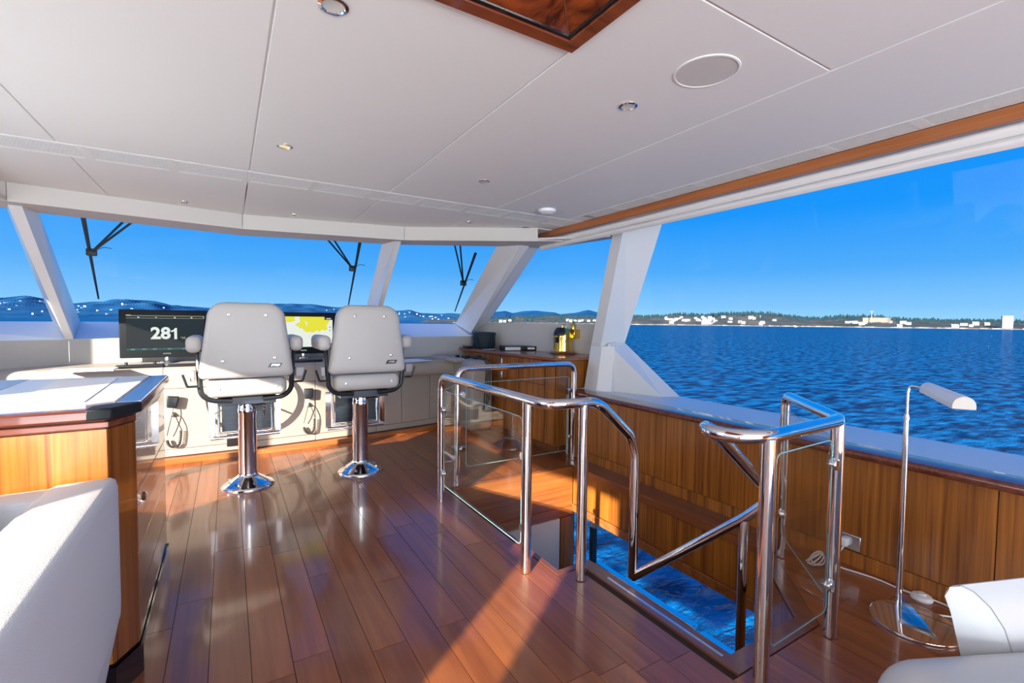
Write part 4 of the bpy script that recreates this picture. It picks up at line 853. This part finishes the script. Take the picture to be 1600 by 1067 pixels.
obj('top_corner', B().prism([(XC - .055, YA - .026), (XC + .013, YA - .026), (XS + .026, YA + .098), (XS - .045, YA + .098), (XC - .055, YA + .05)], .960, .9985), 'matteblack', ct, bevel=.006)
obj('side_inlay', B().prism([(XS - .045, YA + .10), (XS + .020, YA + .10), (XS + .020, YF + .01), (XS - .045, YF + .01)], .994, .9995), 'satin', ct, smooth=0)
obj('worktop', B().prism([(-1.25, YA + .075), (XC - .07, YA + .065), (XS - .055, YA + .115), (XS - .055, YF), (-1.25, YF + .06)], .990, 1.002), 'chart', ct, smooth=0)
obj('worktop_strip', B().prism([(-.86, YA + .08), (-.76, YA + .075), (-.80, YF + .04), (-.93, YF + .04)], .995, 1.0035), 'charts', ct, smooth=0)
item('chart_sheet', B().prism([(-.62, 2.18), (-.43, 2.16), (-.46, 2.95), (-.68, 2.95)], 1.0035, 1.0045), 'paper', 'large white sheet lying flat on the chart counter', 'paper', smooth=0)

# ------------------------------------------------------------------ white fabric sofa, lower left
sf = thing('fabric_sofa', (-.9, 1.3, 0), 'white woven sofa with its arm against the chart counter', 'sofa')
XA = -.318
obj('back_panel', B().rbox((-1.15, 1.945, .53), (1.66, .13, .46), .022, 4), 'fabric', sf)
b = B(); prof = [(XA - .002, .30), (XA, .34), (XA, .74), (XA - .006, .764), (XA - .02, .772), (XA - .15, .768), (XA - .18, .755), (XA - .19, .72), (XA - .19, .30)]
# arm: side profile with rounded top edge, running aft
for i in range(len(prof)): pass
ys_ = [2.008, 2.002, 1.985, 1.95, 1.06, 1.04]
sc_ = [.955, .985, .998, 1, 1, .97]
rings = []
for y_, s_ in zip(ys_, sc_): rings.append([b.bm.verts.new((XA - .095 + (x + .095 - XA) * s_, y_, .53 + (z - .53) * s_)) for x, z in prof])
for a_, c_ in zip(rings, rings[1:]):
    for k in range(len(prof)): b.bm.faces.new((a_[k], a_[(k + 1) % len(prof)], c_[(k + 1) % len(prof)], c_[k]))
b.bm.faces.new(rings[0]); b.bm.faces.new(rings[-1][::-1])
obj('arm', b, 'fabric', sf, smooth=50)
obj('base', B().hull8([(-1.95, 1.1, .04), (XA - .05, 1.1, .04), (XA - .05, 1.93, .04), (-1.95, 1.93, .04)], [(-1.95, 1.06, .30), (XA - .004, 1.06, .30), (XA - .004, 1.99, .30), (-1.95, 1.99, .30)]), 'fabric', sf, smooth=0)
obj('seat_cushion', B().rbox((-1.24, 1.45, .39), (1.42, .84, .18), .05, 4), 'fabric', sf)
cu = item('back_cushion', B().rbox((-1.02, 1.74, .66), (.90, .20, .42), .09, 6, Matrix.Rotation(-.12, 3, 'X')), 'fabric', 'white back cushion of the woven sofa at far left', 'cushion')
cu.parent = None

# ------------------------------------------------------------------ white leather armchair, lower right
ac = thing('leather_armchair', (1.75, .25, 0), 'white leather armchair with a flared wing at lower right', 'armchair')
F = .02
u_v = Vector((.30, -.33, 0)).normalized()    # across the picture, along the camera-facing side panel
ext = Vector((.935, -.355, 0))
O_ = Vector((1.585, .432, 0))
prof = [(0.0, .612), (.008, .628), (.03, .633), (.06, .620), (.095, .585), (.125, .535), (.145, .47), (.165, .40), (.21, .34), (.28, .31), (.28, .02), (.10, .02), (.085, .20), (.05, .42), (.015, .57)]
b = B(); rings = []
for k, (e, s_) in enumerate(((-.012, .96), (-.004, .99), (.008, 1), (.70, 1))):
    rings.append([b.bm.verts.new(O_ + u_v * (.12 + (u - .12) * s_) + ext * e + Vector((0, 0, .33 + (z - .33) * s_))) for u, z in prof])
for a_, c_ in zip(rings, rings[1:]):
    for k in range(len(prof)): b.bm.faces.new((a_[k], a_[(k + 1) % len(prof)], c_[(k + 1) % len(prof)], c_[k]))
b.bm.faces.new(rings[0]); b.bm.faces.new(rings[-1][::-1])
obj('shell', b, 'wleather', ac, smooth=42)
P = [O_ + u_v * u + ext * -.002 + Vector((0, 0, z + .0005)) for u, z in prof[2:9]]
obj('seam', B().tube(P, .0016, seg=6), 'grey', ac)
obj('seat_cushion', B().rbox(O_ + u_v * .33 + ext * .36 + Vector((0, 0, .36)), (.34, .60, .14), .05, 5, Matrix.Rotation(-.8, 3, 'Z')), 'wleather', ac)
ot = item('footstool', B().rbox((1.50, .235, .28), (.56, .40, .46), .12, 8, Matrix.Rotation(-.45, 3, 'Z')), 'wleather', 'white leather rounded footstool in the bottom right corner', 'footstool')

# ------------------------------------------------------------------ reading lamp, outlet, cords
lp = thing('floor_lamp', (2.54, .79, 0), 'chrome reading lamp with half round white shade by the teak wall', 'lamp')
obj('base', B().lathe([(.158, 0), (.16, .006), (.158, .013), (.15, .015)], (2.54, .79, 0), 56), 'chrome', lp)
px, py = 2.585, .865
obj('pole', B().tube([(px, py, .013), (px + .012, py + .006, .90)], lambda t: .0125 - .002 * t, seg=16), 'chrome', lp)
obj('pole_collar', B().lathe([(.0145, 0), (.0145, .012)], (px + .012, py + .006, .878), 16), 'chrome', lp)
obj('gooseneck', B().tube([(px + .012, py + .006, .90), (px + .012, py + .006, 1.0), (px + .014, py - .0, 1.03), (px + .01, py - .06, 1.024)], .0065, .03, 12), 'satin', lp)
fin = (2.47, .69, .017)
obj('fin', B().hull8([(px, py, .015), (px, py, .10), fin], [(px + .003, py + .003, .015), (px + .003, py + .003, .10), (fin[0] + .002, fin[1] + .002, fin[2])]), 'chrome', lp, smooth=0)
obj('fin', B().hull8([(px, py, .013), (px + .03, py - .02, .015), fin], [(px, py, .06), (px + .03, py - .02, .04), (fin[0], fin[1], fin[2] + .001)]), 'chrome', lp, smooth=0)
S_, E_ = Vector((2.595, .80, 1.022)), Vector((2.325, .612, 1.003)); dd = (E_ - S_).normalized(); sx = dd.cross(Vector((0, 0, 1))).normalized(); uz = sx.cross(dd)
def hs(r): return [(r * math.cos(a), r * math.sin(a)) for a in [PI * k / 14 for k in range(15)]] + [(-r, -.012), (r, -.012)]
b = B(); rings = []
for P0, r in ((S_, .030), (E_, .036)): rings.append([b.bm.verts.new(P0 + sx * a + uz * c) for a, c in hs(r)])
k = len(rings[0])
for i in range(k): b.bm.faces.new((rings[0][i], rings[0][(i + 1) % k], rings[1][(i + 1) % k], rings[1][i]))
b.bm.faces.new(rings[0]); sh = obj('shade', b, 'whitep', lp)
b = B(); r0 = [b.bm.verts.new(E_ + sx * a + uz * c) for a, c in hs(.036)]; r1 = [b.bm.verts.new(E_ + dd * .004 + sx * a + uz * c) for a, c in hs(.034)]
for i in range(k): b.bm.faces.new((r0[i], r0[(i + 1) % k], r1[(i + 1) % k], r1[i]))
b.bm.faces.new(r1); obj('end_cap', b, 'fascia', sh)
t = thing('wall_outlet', (2.846, 1.20, .09), 'steel double wall outlet low on the teak wall', 'outlet')
obj('plate', B().box(2.841, 2.851, 1.125, 1.235, .095, .175), 'satin', t, bevel=.003); obj('plug', B().rbox((2.825, 1.195, .13), (.04, .04, .04), .01), 'whitep', t)
t = thing('lamp_cord', (2.8, 1.0, 0), 'white flex with foot switch running along the wall to the lamp', 'cord')
obj('cord', B().tube([(2.83, 1.19, .12), (2.80, 1.21, .06), (2.77, 1.20, .006), (2.80, 1.10, .006), (2.815, 1.02, .006), (2.80, .94, .006), (2.81, .86, .010)], .004, .05, 8), 'whitep', t)
obj('cord', B().tube([(2.82, .83, .010), (2.83, .76, .006), (2.78, .68, .006), (2.70, .76, .006), (2.66, .80, .008)], .004, .05, 8), 'whitep', t)
obj('foot_switch', B().lathe([(.040, 0), (.043, .008), (.038, .02), (.018, .026), (.016, .032), (.001, .034)], (2.80, .85, 0), 28), 'whitep', t)
for k_ in range(4): obj('coil', B().tube([(2.72 + .06 * math.cos(a), 1.27 + .022 * math.sin(a) + .008 * k_, .030 + .02 * math.sin(a * 1 + k_)) for a in [2 * PI * i / 20 for i in range(21)]], .0035, 0, 6), 'whitep', t)

# ------------------------------------------------------------------ windscreen wipers
def wiper(top, bot, mid, arms, lab, off=Vector((0, .05, .035))):
    t = thing('windscreen_wiper', Vector(bot) + off, lab, 'wiper')
    T, Bt, Mi = (Vector(p) + off for p in (top, bot, mid))
    obj('blade', B().tube([T, T.lerp(Bt, .25), T.lerp(Bt, .6), Bt], lambda u: .016 - .009 * u, seg=8), 'wiper', t)
    obj('bracket', B().rbox(Mi, (.07, .03, .06), .008), 'wiper', t)
    for a in arms: obj('arm', B().tube([Mi, Vector(a) + off], .0085, seg=8), 'wiper', t)
    obj('washer_hose', B().tube([Mi + Vector((.03, 0, .02)), Mi + Vector((.08, 0, .05)), Mi + Vector((.13, 0, .04))], .003, .03, 6), 'wiper', t)
wiper((-.925, 4.72, 2.03), (-1.04, 5.80, 1.437), (-.955, 5.12, 1.80), [(-.60, 4.60, 2.085), (-.545, 4.62, 2.075)], 'black windscreen wiper on the left of the wide centre window')
wiper((1.115, 4.65, 2.03), (1.235, 5.75, 1.436), (1.135, 5.08, 1.80), [(.755, 4.60, 2.06), (.82, 4.58, 2.06)], 'black windscreen wiper on the right of the wide centre window')
wiper((2.215, 4.36, 1.96), (2.455, 5.40, 1.38), (2.305, 4.84, 1.69), [(1.91, 4.24, 2.07), (1.96, 4.20, 2.075)], 'black windscreen wiper on the narrow right hand front window')

# a roof over the room so that daylight enters by the windows only
struct(obj('roof', B().box(-3.2, 3.6, -3.7, 4.6, 2.30, 2.36), 'hull', smooth=0))
